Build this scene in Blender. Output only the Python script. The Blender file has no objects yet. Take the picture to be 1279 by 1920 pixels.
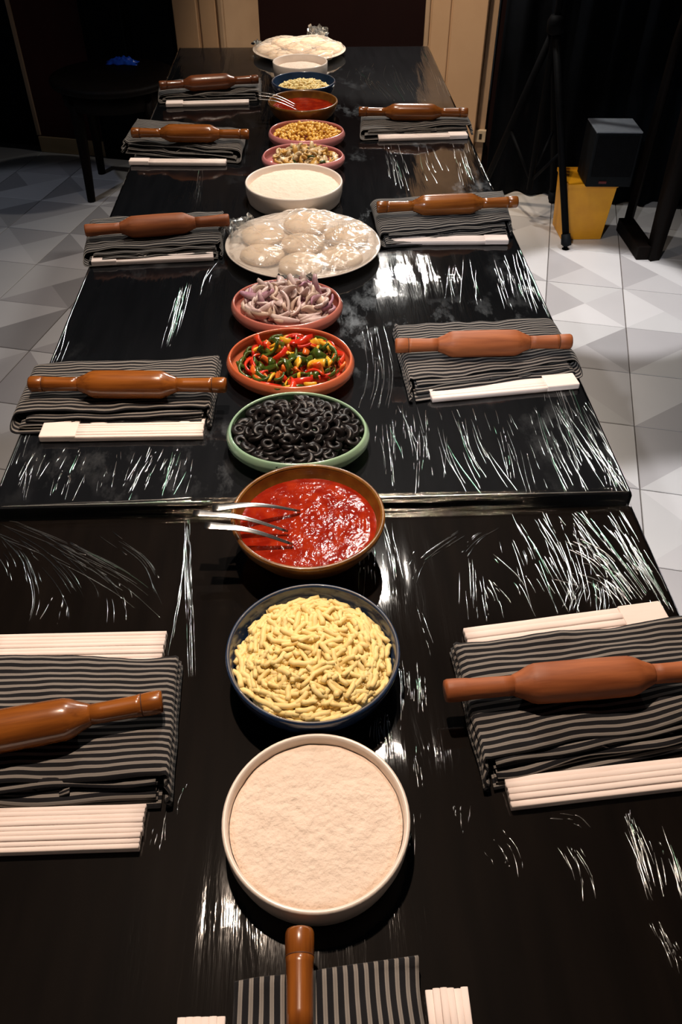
import bpy, bmesh, math, random
from mathutils import Vector, Matrix, noise
import numpy as np

scene = bpy.context.scene
C = scene.collection
PI = math.pi
TZ = 0.76          # height of the far table's top
NZ = TZ - 0.012    # the near table stands a little lower

# ------------------------------------------------------------------ camera
cam_d = bpy.data.cameras.new('camera')
cam = bpy.data.objects.new('camera', cam_d)
C.objects.link(cam)
F_PX, PITCH, YAW, ROLL = 1510.19, math.radians(43.0567), math.radians(2.377), math.radians(0.195)
cam_d.sensor_fit = 'VERTICAL'
cam_d.sensor_height = 36.0
cam_d.lens = F_PX / 1920.0 * 36.0
cam_d.clip_start = 0.02
fw = Vector((math.sin(YAW) * math.cos(PITCH), math.cos(YAW) * math.cos(PITCH), -math.sin(PITCH)))
rt = Vector((math.cos(YAW), -math.sin(YAW), 0))
up = rt.cross(fw)
r2 = math.cos(ROLL) * rt + math.sin(ROLL) * up
u2 = -math.sin(ROLL) * rt + math.cos(ROLL) * up
cam.matrix_world = Matrix(((r2.x, u2.x, -fw.x, 0), (r2.y, u2.y, -fw.y, 0), (r2.z, u2.z, -fw.z, TZ + 0.85), (0, 0, 0, 1)))
scene.camera = cam

# ------------------------------------------------------------------ world, lights, exposure
w = bpy.data.worlds.new('world')
scene.world = w
w.use_nodes = True
w.node_tree.nodes['Background'].inputs[0].default_value = (0.75, 0.85, 1.0, 1)
w.node_tree.nodes['Background'].inputs[1].default_value = 0.012
scene.view_settings.view_transform = 'Standard'
scene.view_settings.look = 'None'
scene.view_settings.gamma = 1
scene.view_settings.use_curve_mapping = False
scene.view_settings.exposure = 0.0


def spot(name, loc, target, power, col, size, blend=0.4, radius=0.06):
    d = bpy.data.lights.new(name, 'SPOT')
    d.energy = power
    d.color = col
    d.spot_size = math.radians(size)
    d.spot_blend = blend
    d.shadow_soft_size = radius
    o = bpy.data.objects.new(name, d)
    C.objects.link(o)
    o.location = loc
    o.rotation_euler = (Vector(target) - Vector(loc)).to_track_quat('-Z', 'Y').to_euler()
    return o


spot('ceiling_spot_near', (-0.17, 1.17, 2.95), (-0.03, 0.48, TZ), 225, (1.0, 0.77, 0.60), 62, 0.8, 0.03)
spot('ceiling_spot_middle', (0.25, 1.80, 2.95), (0.0, 1.70, TZ), 95, (1.0, 0.86, 0.74), 60, 0.8, 0.03)
spot('added_spot_rear', (0.28, 2.75, 2.95), (0.05, 1.25, TZ), 105, (1.0, 0.90, 0.80), 62, 0.8, 0.03)  # added back light to bring out glints on creases and sauce
spot('ceiling_spot_far', (-0.10, 2.55, 2.95), (0.05, 2.95, TZ), 125, (1.0, 0.82, 0.66), 60, 0.8, 0.05)
spot('added_spot_niche', (0.25, 3.3, 2.95), (0.35, 4.3, 0.45), 230, (1.0, 0.80, 0.60), 46, 0.7, 0.05)  # added lamp, only there to brighten the niche wall and its jambs
spot('added_spot_right_near', (1.50, 0.95, 2.95), (1.22, 1.16, 0.0), 300, (0.97, 0.96, 1.0), 29, 0.12, 0.05)  # invented spot; its hard cone edge leaves a dark band on the floor
spot('added_spot_right_far', (1.25, 2.75, 2.95), (1.20, 2.97, 0.0), 300, (0.97, 0.96, 1.0), 18, 0.12, 0.05)  # second invented spot, lighting the floor beyond that dark band
spot('added_spot_behind', (-1.10, -1.20, 2.95), (1.58, 2.95, 0.0), 230, (0.96, 0.96, 1.0), 20, 0.25, 0.05)  # unseen helper lamp for the right floor and the bin front
spot('ceiling_spot_left', (-1.9, 2.6, 2.95), (-1.4, 3.2, 0.0), 40, (0.74, 0.81, 1.0), 44, 0.15, 0.05)
spot('added_spot_left_near', (-1.3, 1.3, 2.95), (-1.25, 2.0, 0.0), 36, (1.0, 0.82, 0.66), 50, 0.3, 0.05)  # added weak lamp for warm spill on the left floor
ld = bpy.data.lights.new('wall_floodlight', 'AREA')
ld.shape = 'RECTANGLE'
ld.size, ld.size_y = 0.15, 0.10
ld.energy = 20
ld.color = (1.0, 0.95, 0.88)
lo = bpy.data.objects.new('wall_floodlight', ld)
C.objects.link(lo)
lo.location = (0.46, 3.98, TZ + 1.14)
lo.rotation_euler = (Vector((0.2, 1.7, TZ)) - lo.location).to_track_quat('-Z', 'Y').to_euler()


# ------------------------------------------------------------------ materials
def nd(nt, t, **kw):
    n = nt.nodes.new(t)
    for k, v in kw.items():
        setattr(n, k, v)
    return n


def mat(name, col, rough=0.5, spec=0.5, col2=None, scale=20.0, stretch=(1, 1, 1), lo=0.35, hi=0.65, bump=0.0, bscale=None,
        bdist=0.002, coat=0.0, metal=0.0, sss=0.0, detail=4.0, coord='Object', emit=None, coat_rough=0.05):
    m = bpy.data.materials.new(name)
    m.use_nodes = True
    nt = m.node_tree
    b = nt.nodes['Principled BSDF']
    b.inputs['Base Color'].default_value = (*col, 1)
    b.inputs['Roughness'].default_value = rough
    b.inputs['Specular IOR Level'].default_value = spec
    b.inputs['Coat Weight'].default_value = coat
    b.inputs['Coat Roughness'].default_value = coat_rough
    b.inputs['Metallic'].default_value = metal
    if sss:
        b.inputs['Subsurface Weight'].default_value = sss
        b.inputs['Subsurface Radius'].default_value = (0.006, 0.004, 0.002)
        b.inputs['Subsurface Scale'].default_value = 1.0
    if col2 or bump:
        tc = nd(nt, 'ShaderNodeTexCoord')
        mp = nd(nt, 'ShaderNodeMapping')
        mp.inputs['Scale'].default_value = stretch
        nt.links.new(tc.outputs[coord], mp.inputs[0])
    if col2:
        n = nd(nt, 'ShaderNodeTexNoise')
        n.inputs['Scale'].default_value = scale
        n.inputs['Detail'].default_value = detail
        nt.links.new(mp.outputs[0], n.inputs[0])
        r = nd(nt, 'ShaderNodeValToRGB')
        r.color_ramp.elements[0].position = lo
        r.color_ramp.elements[1].position = hi
        r.color_ramp.elements[0].color = (*col, 1)
        r.color_ramp.elements[1].color = (*col2, 1)
        nt.links.new(n.outputs[0], r.inputs[0])
        nt.links.new(r.outputs[0], b.inputs['Base Color'])
    if bump:
        n2 = nd(nt, 'ShaderNodeTexNoise')
        n2.inputs['Scale'].default_value = bscale or scale
        n2.inputs['Detail'].default_value = detail
        nt.links.new(mp.outputs[0], n2.inputs[0])
        bp = nd(nt, 'ShaderNodeBump')
        bp.inputs['Strength'].default_value = bump
        bp.inputs['Distance'].default_value = bdist
        nt.links.new(n2.outputs[0], bp.inputs['Height'])
        nt.links.new(bp.outputs[0], b.inputs['Normal'])
    return m


def stripe_mat():
    m = bpy.data.materials.new('striped_cotton')
    m.use_nodes = True
    nt = m.node_tree
    b = nt.nodes['Principled BSDF']
    b.inputs['Roughness'].default_value = 0.85
    b.inputs['Specular IOR Level'].default_value = 0.2
    b.inputs['Sheen Weight'].default_value = 0.08
    uv = nd(nt, 'ShaderNodeUVMap')
    sx = nd(nt, 'ShaderNodeSeparateXYZ')
    nt.links.new(uv.outputs[0], sx.inputs[0])
    mu = nd(nt, 'ShaderNodeMath', operation='MULTIPLY')
    mu.inputs[1].default_value = 1 / 0.0100
    nt.links.new(sx.outputs[1], mu.inputs[0])
    fr = nd(nt, 'ShaderNodeMath', operation='FRACT')
    nt.links.new(mu.outputs[0], fr.inputs[0])
    r = nd(nt, 'ShaderNodeValToRGB')
    e = r.color_ramp.elements
    e[0].position = 0.0
    e[0].color = (0.006, 0.006, 0.008, 1)
    e[1].position = 1.0
    e[1].color = (0.006, 0.006, 0.008, 1)
    for ps, c in ((0.40, (0.006, 0.006, 0.008, 1)), (0.46, (0.24, 0.22, 0.20, 1)), (0.64, (0.17, 0.155, 0.14, 1)), (0.80, (0.24, 0.22, 0.20, 1)), (0.86, (0.006, 0.006, 0.008, 1))):
        q = e.new(ps)
        q.color = c
    nt.links.new(fr.outputs[0], r.inputs[0])
    nt.links.new(r.outputs[0], b.inputs['Base Color'])
    n = nd(nt, 'ShaderNodeTexNoise')
    n.inputs['Scale'].default_value = 900
    nt.links.new(uv.outputs[0], n.inputs[0])
    bp = nd(nt, 'ShaderNodeBump')
    bp.inputs['Strength'].default_value = 0.3
    bp.inputs['Distance'].default_value = 0.0005
    nt.links.new(n.outputs[0], bp.inputs['Height'])
    nt.links.new(bp.outputs[0], b.inputs['Normal'])
    return m


def film_mat(name, bump_scale=(45, 5, 1), strength=0.6, milky=0.0, gloss_rough=0.06, dist=0.003, gloss=1.0, tint=(1, 1, 1), smear=0.0):
    """clear cling film: mostly transparent, mirror-like at glancing angles, finely wrinkled"""
    m = bpy.data.materials.new(name)
    m.use_nodes = True
    nt = m.node_tree
    nt.nodes.clear()
    out = nd(nt, 'ShaderNodeOutputMaterial')
    tc = nd(nt, 'ShaderNodeTexCoord')
    mp = nd(nt, 'ShaderNodeMapping')
    mp.inputs['Scale'].default_value = bump_scale
    nt.links.new(tc.outputs['Object'], mp.inputs[0])
    n = nd(nt, 'ShaderNodeTexNoise')
    n.inputs['Scale'].default_value = 1.0
    n.inputs['Detail'].default_value = 5.0
    n.inputs['Roughness'].default_value = 0.6
    n.inputs['Distortion'].default_value = 0.4
    nt.links.new(mp.outputs[0], n.inputs[0])
    # wrinkles gather in patches
    n3 = nd(nt, 'ShaderNodeTexNoise')
    n3.inputs['Scale'].default_value = 4.5
    n3.inputs['Detail'].default_value = 2.0
    nt.links.new(tc.outputs['Object'], n3.inputs[0])
    r3 = nd(nt, 'ShaderNodeValToRGB')
    r3.color_ramp.elements[0].position = 0.42
    r3.color_ramp.elements[1].position = 0.66
    r3.color_ramp.elements[0].color = (0.22, 0.22, 0.22, 1)
    nt.links.new(n3.outputs[0], r3.inputs[0])
    mm = nd(nt, 'ShaderNodeMath', operation='MULTIPLY')
    nt.links.new(n.outputs[0], mm.inputs[0])
    nt.links.new(r3.outputs[0], mm.inputs[1])
    bp = nd(nt, 'ShaderNodeBump')
    bp.inputs['Strength'].default_value = strength
    bp.inputs['Distance'].default_value = dist
    nt.links.new(mm.outputs[0], bp.inputs['Height'])
    gl = nd(nt, 'ShaderNodeBsdfGlossy')
    gl.inputs['Color'].default_value = (*tint, 1)
    gl.inputs['Roughness'].default_value = gloss_rough
    nt.links.new(bp.outputs[0], gl.inputs['Normal'])
    tr = nd(nt, 'ShaderNodeBsdfTransparent')
    base = tr
    if milky:
        df = nd(nt, 'ShaderNodeBsdfTranslucent')
        df.inputs['Color'].default_value = (0.95, 0.93, 0.9, 1)
        d2 = nd(nt, 'ShaderNodeBsdfDiffuse')
        d2.inputs['Color'].default_value = (0.95, 0.93, 0.9, 1)
        ad = nd(nt, 'ShaderNodeMixShader')
        ad.inputs[0].default_value = 0.5
        nt.links.new(df.outputs[0], ad.inputs[1])
        nt.links.new(d2.outputs[0], ad.inputs[2])
        mi = nd(nt, 'ShaderNodeMixShader')
        mi.inputs[0].default_value = milky
        nt.links.new(tr.outputs[0], mi.inputs[1])
        nt.links.new(ad.outputs[0], mi.inputs[2])
        base = mi
    fz = nd(nt, 'ShaderNodeFresnel')
    fz.inputs['IOR'].default_value = 1.45
    nt.links.new(bp.outputs[0], fz.inputs['Normal'])
    f2 = nd(nt, 'ShaderNodeMath', operation='MULTIPLY')
    f2.inputs[1].default_value = gloss
    f2.use_clamp = True
    nt.links.new(fz.outputs[0], f2.inputs[0])
    mx = nd(nt, 'ShaderNodeMixShader')
    nt.links.new(f2.outputs[0], mx.inputs[0])
    nt.links.new(base.outputs[0], mx.inputs[1])
    nt.links.new(gl.outputs[0], mx.inputs[2])
    last = mx
    if smear:
        # greasy smudges and damp patches where the film clings to the wood
        mp4 = nd(nt, 'ShaderNodeMapping')
        mp4.inputs['Scale'].default_value = (1.0, 0.45, 1.0)
        nt.links.new(tc.outputs['Object'], mp4.inputs[0])
        n4 = nd(nt, 'ShaderNodeTexNoise')
        n4.inputs['Scale'].default_value = 16
        n4.inputs['Detail'].default_value = 7
        n4.inputs['Roughness'].default_value = 0.7
        nt.links.new(mp4.outputs[0], n4.inputs[0])
        r4 = nd(nt, 'ShaderNodeValToRGB')
        r4.color_ramp.elements[0].position = 0.52
        r4.color_ramp.elements[1].position = 0.66
        r4.color_ramp.elements[1].color = (smear, smear, smear, 1)
        nt.links.new(n4.outputs[0], r4.inputs[0])
        n5 = nd(nt, 'ShaderNodeTexNoise')
        n5.inputs['Scale'].default_value = 3.1
        nt.links.new(tc.outputs['Object'], n5.inputs[0])
        r5 = nd(nt, 'ShaderNodeValToRGB')
        r5.color_ramp.elements[0].position = 0.48
        r5.color_ramp.elements[1].position = 0.60
        nt.links.new(n5.outputs[0], r5.inputs[0])
        mq = nd(nt, 'ShaderNodeMath', operation='MULTIPLY')
        nt.links.new(r4.outputs[0], mq.inputs[0])
        nt.links.new(r5.outputs[0], mq.inputs[1])
        g4 = nd(nt, 'ShaderNodeBsdfGlossy')
        g4.inputs['Roughness'].default_value = 0.42
        g4.inputs['Color'].default_value = (0.9, 0.95, 1.0, 1)
        mx2 = nd(nt, 'ShaderNodeMixShader')
        nt.links.new(mq.outputs[0], mx2.inputs[0])
        nt.links.new(mx.outputs[0], mx2.inputs[1])
        nt.links.new(g4.outputs[0], mx2.inputs[2])
        last = mx2
    nt.links.new(last.outputs[0], out.inputs[0])
    return m


M = {}
M['stripe'] = stripe_mat()
M['film'] = film_mat('cling_film_clear', (42, 3.5, 1), 0.6, 0.0, 0.05, 0.003, 1.0)
M['film_near'] = film_mat('cling_film_taut', (42, 3.5, 1), 0.36, 0.0, 0.05, 0.003, 1.0)
M['film_smeared'] = film_mat('cling_film_smudged', (42, 3.5, 1), 0.6, 0.0, 0.05, 0.003, 1.0, smear=0.06)
M['crease'] = film_mat('cling_film_crease', (300, 300, 300), 0.5, 0.10, 0.16, 0.001, 4.0, (0.92, 0.98, 1.0))
M['crease_green'] = film_mat('cling_film_crease_green', (300, 300, 300), 0.5, 0.10, 0.16, 0.001, 4.0, (0.55, 1.0, 0.78))
M['film_bridge'] = film_mat('cling_film_stretched', (9, 190, 60), 0.9, 0.0, 0.08, 0.004, 1.3, (1.0, 0.90, 0.72))  # gold gloss tint puts the warm lamp reflection into the clear film
M['film_milky'] = film_mat('cling_film_milky', (60, 30, 40), 0.8, 0.30, 0.16, 0.004, 1.2)
M['table_far'] = mat('blue_black_stained_wood', (0.0028, 0.0035, 0.0048), 0.5, 0.05, (0.0052, 0.0060, 0.0078), 7, (6, 0.7, 1), 0.3, 0.75)
M['table_near'] = mat('brown_black_stained_wood', (0.0030, 0.0020, 0.0015), 0.5, 0.03, (0.0062, 0.0042, 0.0031), 7, (6, 0.7, 1), 0.3, 0.75)
M['table_leg'] = mat('black_table_leg', (0.006, 0.005, 0.005), 0.5, 0.4, (0.011, 0.009, 0.008), 30, (1, 1, 0.1))
M['pin_gloss'] = mat('varnished_brown_wood', (0.30, 0.092, 0.013), 0.26, 0.5, (0.15, 0.042, 0.007), 16, (0.6, 8, 8), 0.35, 0.7, 0.08, 40, coat=0.55)
M['pin_dark'] = mat('dark_varnished_wood', (0.185, 0.052, 0.014), 0.34, 0.5, (0.085, 0.024, 0.008), 16, (0.6, 8, 8), 0.35, 0.7, 0.08, 40, coat=0.25)
M['pin_matte'] = mat('worn_orange_brown_wood', (0.36, 0.110, 0.036), 0.52, 0.35, (0.19, 0.050, 0.015), 12, (0.8, 7, 7), 0.35, 0.75, 0.1, 40)
M['pin_groove'] = mat('dark_groove', (0.05, 0.016, 0.006), 0.6, 0.3, (0.09, 0.03, 0.01), 60)  # darker brown ring set at the handle groove
M['paper'] = mat('blush_white_paper', (0.80, 0.685, 0.63), 0.8, 0.25, (0.84, 0.73, 0.68), 60, (0.2, 1, 1), bump=0.05, bscale=300, bdist=0.0005)
M['white_dish'] = mat('white_stoneware', (0.80, 0.70, 0.62), 0.28, 0.5, (0.83, 0.74, 0.66), 14, coat=0.3)
M['white_plate'] = mat('white_porcelain', (0.84, 0.74, 0.64), 0.22, 0.5, (0.86, 0.77, 0.68), 9, coat=0.3)
M['flour'] = mat('wheat_flour', (0.84, 0.70, 0.585), 0.95, 0.1, (0.80, 0.655, 0.54), 60, bump=0.9, bscale=150, bdist=0.003, lo=0.3, hi=0.7)
M['dough'] = mat('raw_dough', (0.82, 0.64, 0.45), 0.6, 0.3, (0.86, 0.69, 0.51), 22, bump=0.06, bscale=60, sss=0.1)
M['blue_bowl'] = mat('navy_glaze', (0.010, 0.024, 0.062), 0.2, 0.5, (0.016, 0.037, 0.095), 18, coat=0.5)
M['blue_rim'] = mat('tan_bare_rim', (0.16, 0.13, 0.10), 0.35, 0.5, (0.07, 0.09, 0.13), 40, coat=0.3)
M['brown_bowl'] = mat('mustard_brown_glaze', (0.215, 0.088, 0.012), 0.3, 0.5, (0.13, 0.048, 0.008), 45, lo=0.35, hi=0.7, coat=0.35, bump=0.05, bscale=120)
M['brown_rim'] = mat('dark_ochre_rim', (0.24, 0.105, 0.02), 0.32, 0.5, (0.11, 0.04, 0.008), 70, coat=0.3)
M['pink_dish'] = mat('rose_pink_glaze', (0.52, 0.185, 0.19), 0.22, 0.5, (0.58, 0.225, 0.215), 9, coat=0.6)
M['salmon_dish'] = mat('salmon_pink_glaze', (0.56, 0.17, 0.125), 0.22, 0.5, (0.60, 0.20, 0.15), 9, coat=0.6)
M['coral_dish'] = mat('coral_orange_glaze', (0.54, 0.115, 0.042), 0.2, 0.5, (0.60, 0.15, 0.07), 9, coat=0.6)
M['green_dish'] = mat('celadon_green_glaze', (0.23, 0.38, 0.27), 0.2, 0.5, (0.29, 0.44, 0.29), 9, coat=0.6)
M['sauce'] = mat('tomato_sauce', (0.20, 0.009, 0.0028), 0.10, 0.28, (0.30, 0.022, 0.005), 42, lo=0.4, hi=0.62, bump=0.22, bscale=150, bdist=0.003, detail=4)
M['cheese'] = mat('pale_yellow_cheese', (0.90, 0.67, 0.27), 0.5, 0.35, (0.93, 0.75, 0.36), 50, sss=0.2)
M['corn'] = mat('sweetcorn_yellow', (0.80, 0.44, 0.06), 0.35, 0.45, (0.86, 0.55, 0.14), 80, coat=0.2)
M['onion_a'] = mat('pale_lilac_onion', (0.66, 0.48, 0.46), 0.35, 0.45, (0.74, 0.60, 0.54), 60, coat=0.2)
M['onion_b'] = mat('violet_onion_skin', (0.40, 0.17, 0.26), 0.35, 0.45, (0.62, 0.42, 0.43), 40, coat=0.2)
M['onion_c'] = mat('cream_onion', (0.72, 0.55, 0.43), 0.35, 0.45, (0.60, 0.42, 0.34), 60, coat=0.2)
M['pep_red'] = mat('red_pepper', (0.52, 0.015, 0.008), 0.22, 0.5, (0.62, 0.05, 0.012), 60, coat=0.4)
M['pep_green'] = mat('dark_green_pepper', (0.028, 0.055, 0.006), 0.22, 0.5, (0.075, 0.11, 0.015), 60, coat=0.4)
M['pep_yellow'] = mat('yellow_pepper', (0.72, 0.36, 0.012), 0.25, 0.5, (0.78, 0.46, 0.05), 60, coat=0.4)
M['pep_orange'] = mat('orange_pepper', (0.62, 0.10, 0.012), 0.25, 0.5, (0.68, 0.16, 0.02), 60, coat=0.4)
M['olive'] = mat('black_olive', (0.0035, 0.003, 0.0035), 0.36, 0.26, (0.010, 0.0075, 0.0075), 60)
M['mush_a'] = mat('cream_mushroom', (0.58, 0.42, 0.22), 0.4, 0.4, (0.68, 0.54, 0.33), 70, coat=0.2)
M['mush_b'] = mat('golden_mushroom', (0.52, 0.27, 0.05), 0.4, 0.4, (0.62, 0.40, 0.13), 70, coat=0.2)
M['herb'] = mat('dark_green_herb', (0.03, 0.05, 0.008), 0.4, 0.4, (0.07, 0.10, 0.02), 70)
M['steel'] = mat('brushed_steel', (0.62, 0.60, 0.57), 0.24, 0.5, (0.52, 0.50, 0.48), 90, (8, 1, 1), metal=1.0)
GREYS = [(0.62, 0.60, 0.585), (0.52, 0.50, 0.49), (0.43, 0.41, 0.405), (0.56, 0.545, 0.53), (0.34, 0.325, 0.32)]
for i, g in enumerate(GREYS):
    M['tile%d' % i] = mat('cement_tile_grey_%d' % i, tuple(c * 0.93 for c in g), 0.42, 0.4, g, 3.5, (1, 1, 1), 0.3, 0.7, bump=0.05, bscale=30, coat=0.05)
M['grout'] = mat('dark_grout', (0.07, 0.06, 0.055), 0.9, 0.2, (0.12, 0.105, 0.095), 25)
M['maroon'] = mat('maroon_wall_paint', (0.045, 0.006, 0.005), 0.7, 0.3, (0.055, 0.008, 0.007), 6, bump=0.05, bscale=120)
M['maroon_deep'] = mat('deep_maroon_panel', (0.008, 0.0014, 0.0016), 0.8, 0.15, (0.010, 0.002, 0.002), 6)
M['beige'] = mat('beige_wood_paint', (0.50, 0.315, 0.18), 0.55, 0.35, (0.54, 0.345, 0.20), 5, bump=0.04, bscale=150)
M['beige_dark'] = mat('tan_trim', (0.40, 0.27, 0.17), 0.55, 0.35, (0.44, 0.30, 0.19), 8)
M['skirting'] = mat('ochre_skirting', (0.46, 0.31, 0.16), 0.5, 0.35, (0.50, 0.35, 0.19), 8)
M['curtain'] = mat('black_blue_drape', (0.002, 0.003, 0.005), 0.9, 0.1, (0.0035, 0.005, 0.008), 12)
M['blackwood'] = mat('black_brown_wood', (0.0035, 0.0024, 0.002), 0.6, 0.08, (0.006, 0.0035, 0.0026), 10, (6, 6, 0.7))
M['black_metal'] = mat('black_powder_coat', (0.002, 0.0022, 0.003), 0.65, 0.06, (0.003, 0.0035, 0.0045), 60)
M['black_plastic'] = mat('black_plastic', (0.004, 0.0055, 0.007), 0.6, 0.10, (0.006, 0.0075, 0.009), 80, bump=0.05, bscale=300)
M['speaker_top'] = mat('grey_speaker_top', (0.17, 0.19, 0.22), 0.6, 0.3, (0.20, 0.22, 0.25), 40)
M['speaker_badge'] = mat('dull_red_badge', (0.12, 0.012, 0.010), 0.5, 0.4, (0.09, 0.01, 0.01), 60)
M['yellow_bin'] = mat('amber_yellow_plastic', (0.80, 0.36, 0.010), 0.45, 0.45, (0.72, 0.31, 0.008), 14)
M['bag_blue'] = mat('bright_blue_plastic', (0.012, 0.06, 0.55), 0.3, 0.5, (0.02, 0.11, 0.70), 40, bump=0.3, bscale=60)
M['socket'] = mat('cream_socket_plastic', (0.56, 0.45, 0.32), 0.5, 0.4, (0.50, 0.40, 0.28), 30)
M['hole'] = mat('dark_socket_holes', (0.03, 0.02, 0.015), 0.7, 0.2, (0.02, 0.015, 0.01), 30)


# ------------------------------------------------------------------ helpers
def mesh(name, verts, faces, smooth=True, uvs=None, mats=None, fmat=None):
    me = bpy.data.meshes.new(name)
    me.from_pydata([tuple(v) for v in verts], [], faces)
    if smooth:
        me.polygons.foreach_set('use_smooth', [True] * len(me.polygons))
    if uvs is not None:
        ul = me.uv_layers.new(name='UVMap')
        for l in me.loops:
            ul.data[l.index].uv = uvs[l.vertex_index]
    for m in (mats or []):
        me.materials.append(M[m])
    if fmat is not None:
        me.polygons.foreach_set('material_index', fmat)
    me.update()
    return me


def obj(name, me, parent=None, loc=(0, 0, 0), rot=(0, 0, 0), scale=(1, 1, 1)):
    o = bpy.data.objects.new(name, me)
    C.objects.link(o)
    o.location = loc
    o.rotation_euler = rot
    o.scale = scale
    if parent is not None:
        o.parent = parent
    return o


def tag(o, label, cat, group=None, kind=None):
    o['label'] = label
    o['category'] = cat
    if group:
        o['group'] = group
    if kind:
        o['kind'] = kind
    return o


def thing(name, label, cat, loc=(0, 0, 0), rotz=0.0, group=None):
    return tag(obj(name, None, None, loc, (0, 0, rotz)), label, cat, group)


def struct(name, me, **kw):
    o = obj(name, me, **kw)
    o['kind'] = 'structure'
    return o


def box(x0, x1, y0, y1, z0, z1, mats, bev=0.0, name='box'):
    bm = bmesh.new()
    bmesh.ops.create_cube(bm, size=1)
    for v in bm.verts:
        v.co = Vector(((x0 + x1) / 2 + v.co.x * (x1 - x0), (y0 + y1) / 2 + v.co.y * (y1 - y0), (z0 + z1) / 2 + v.co.z * (z1 - z0)))
    if bev:
        bmesh.ops.bevel(bm, geom=bm.edges[:], offset=bev, segments=2, affect='EDGES', profile=0.5)
    me = bpy.data.meshes.new(name)
    bm.to_mesh(me)
    bm.free()
    me.materials.append(M[mats])
    return me


def lathe(profile, n=48, mats='white_dish', wob=None, close_start=True, close_end=True, axis='z', name='lathe'):
    """profile: list of (r, z). wob(angle, r, z) -> radius factor"""
    vs, fs = [], []
    for r, z in profile:
        for i in range(n):
            a = 2 * PI * i / n
            k = wob(a, r, z) if wob else 1.0
            vs.append((r * k * math.cos(a), r * k * math.sin(a), z))
    for j in range(len(profile) - 1):
        for i in range(n):
            a, b = j * n + i, j * n + (i + 1) % n
            fs.append((a, b, b + n, a + n))
    if close_start:
        fs.append(tuple(reversed(range(n))))
    if close_end:
        o = (len(profile) - 1) * n
        fs.append(tuple(range(o, o + n)))
    if axis == 'x':
        vs = [(z, x, y) for x, y, z in vs]
    return mesh(name, vs, fs, True, mats=[mats])


def tube(pts, rad, n=8, mats='black_metal', flat=1.0, name='tube', caps=True):
    """sweep along pts; rad float or list; flat squashes the section vertically"""
    P = [Vector(p) for p in pts]
    R = rad if isinstance(rad, (list, tuple)) else [rad] * len(P)
    vs, fs = [], []
    for i, p in enumerate(P):
        t = (P[min(i + 1, len(P) - 1)] - P[max(i - 1, 0)]).normalized()
        s = t.cross(Vector((0, 0, 1)))
        if s.length < 1e-4:
            s = Vector((1, 0, 0))
        s.normalize()
        u = s.cross(t)
        for k in range(n):
            a = 2 * PI * k / n
            vs.append(p + s * (R[i] * math.cos(a)) + u * (R[i] * flat * math.sin(a)))
    for i in range(len(P) - 1):
        for k in range(n):
            a, b = i * n + k, i * n + (k + 1) % n
            fs.append((a, b, b + n, a + n))
    if caps:
        fs.append(tuple(reversed(range(n))))
        fs.append(tuple(range((len(P) - 1) * n, len(P) * n)))
    return mesh(name, vs, fs, True, mats=[mats])


def ns(x, y, z=0.0):
    return noise.noise(Vector((x, y, z)))


def sstep(a, b, x):
    t = min(1, max(0, (x - a) / (b - a)))
    return t * t * (3 - 2 * t)


# ------------------------------------------------------------------ the setting: floor tiles and the back wall (turned 14 degrees to the tables)
E_ = Vector((0.9687, -0.2482))
D_ = Vector((0.2482, 0.9687))
ROOM = math.atan2(-0.2482, 0.9687)
O_ = Vector((0.979, 1.790))
SU, SV = 0.3115, 0.3234
floor = struct('floor', box(-3.2, 3.2, -1.2, 5.6, -0.06, -0.004, 'grout', name='floor'))


def tile_mesh(ids):
    g = 0.0016
    a, b = SU / 2 - g, SV / 2 - g
    c = 0.0015
    vs = [(-a + c, -b + c, 0), (a - c, -b + c, 0), (a - c, b - c, 0), (-a + c, b - c, 0), (0, 0, 0), (-a, -b, -0.0015), (a, -b, -0.0015), (a, b, -0.0015), (-a, b, -0.0015),
          (-a, -b, -0.02), (a, -b, -0.02), (a, b, -0.02), (-a, b, -0.02)]
    fs = [(0, 1, 4), (1, 2, 4), (2, 3, 4), (3, 0, 4)]
    fm = list(ids)
    for k in range(4):
        fs.append((5 + k, 5 + (k + 1) % 4, (k + 1) % 4, k))
        fm.append(ids[k])
        fs.append((9 + k, 9 + (k + 1) % 4, 5 + (k + 1) % 4, 5 + k))
        fm.append(ids[k])
    return mesh('tile', vs, fs, False, mats=['tile%d' % i for i in range(5)], fmat=fm)


rng = random.Random(4)
# which shade the bottom, right, top and left triangle of a tile has
KINDS = [(2, 2, 0, 0), (1, 0, 0, 2), (0, 1, 3, 2), (4, 3, 3, 4), (3, 3, 2, 2), (0, 0, 1, 4), (2, 0, 0, 2), (1, 1, 0, 3), (4, 4, 0, 0), (3, 1, 1, 0), (2, 4, 3, 3), (0, 3, 2, 1)]
TM = [tile_mesh(k) for k in KINDS]
FIXED = {(0, 0): 4, (0, 1): 0, (0, 2): 4, (0, -1): 7, (-1, 3): 2, (-1, 4): 1, (0, 3): 9, (-8, 1): 8, (-8, 2): 10, (-9, 2): 3, (-8, 3): 5}
for i in range(-14, 11):
    for j in range(-11, 14):
        c = O_ + E_ * ((i + 0.5) * SU) + D_ * ((j + 0.5) * SV)
        if not (-2.45 < c.x < 2.55 and -0.45 < c.y < 5.0) or (abs(c.x) < 0.3 and c.y < 0.7):
            continue
        if (c - Vector((-1.486, 4.749))).dot(D_) > 0.1 and c.x > -1.6:
            continue
        k = FIXED.get((i, j), rng.randrange(len(TM)))
        obj('tile', TM[k], floor, (c.x, c.y, rng.uniform(-0.0006, 0.0004)), (0, 0, ROOM))


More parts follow.
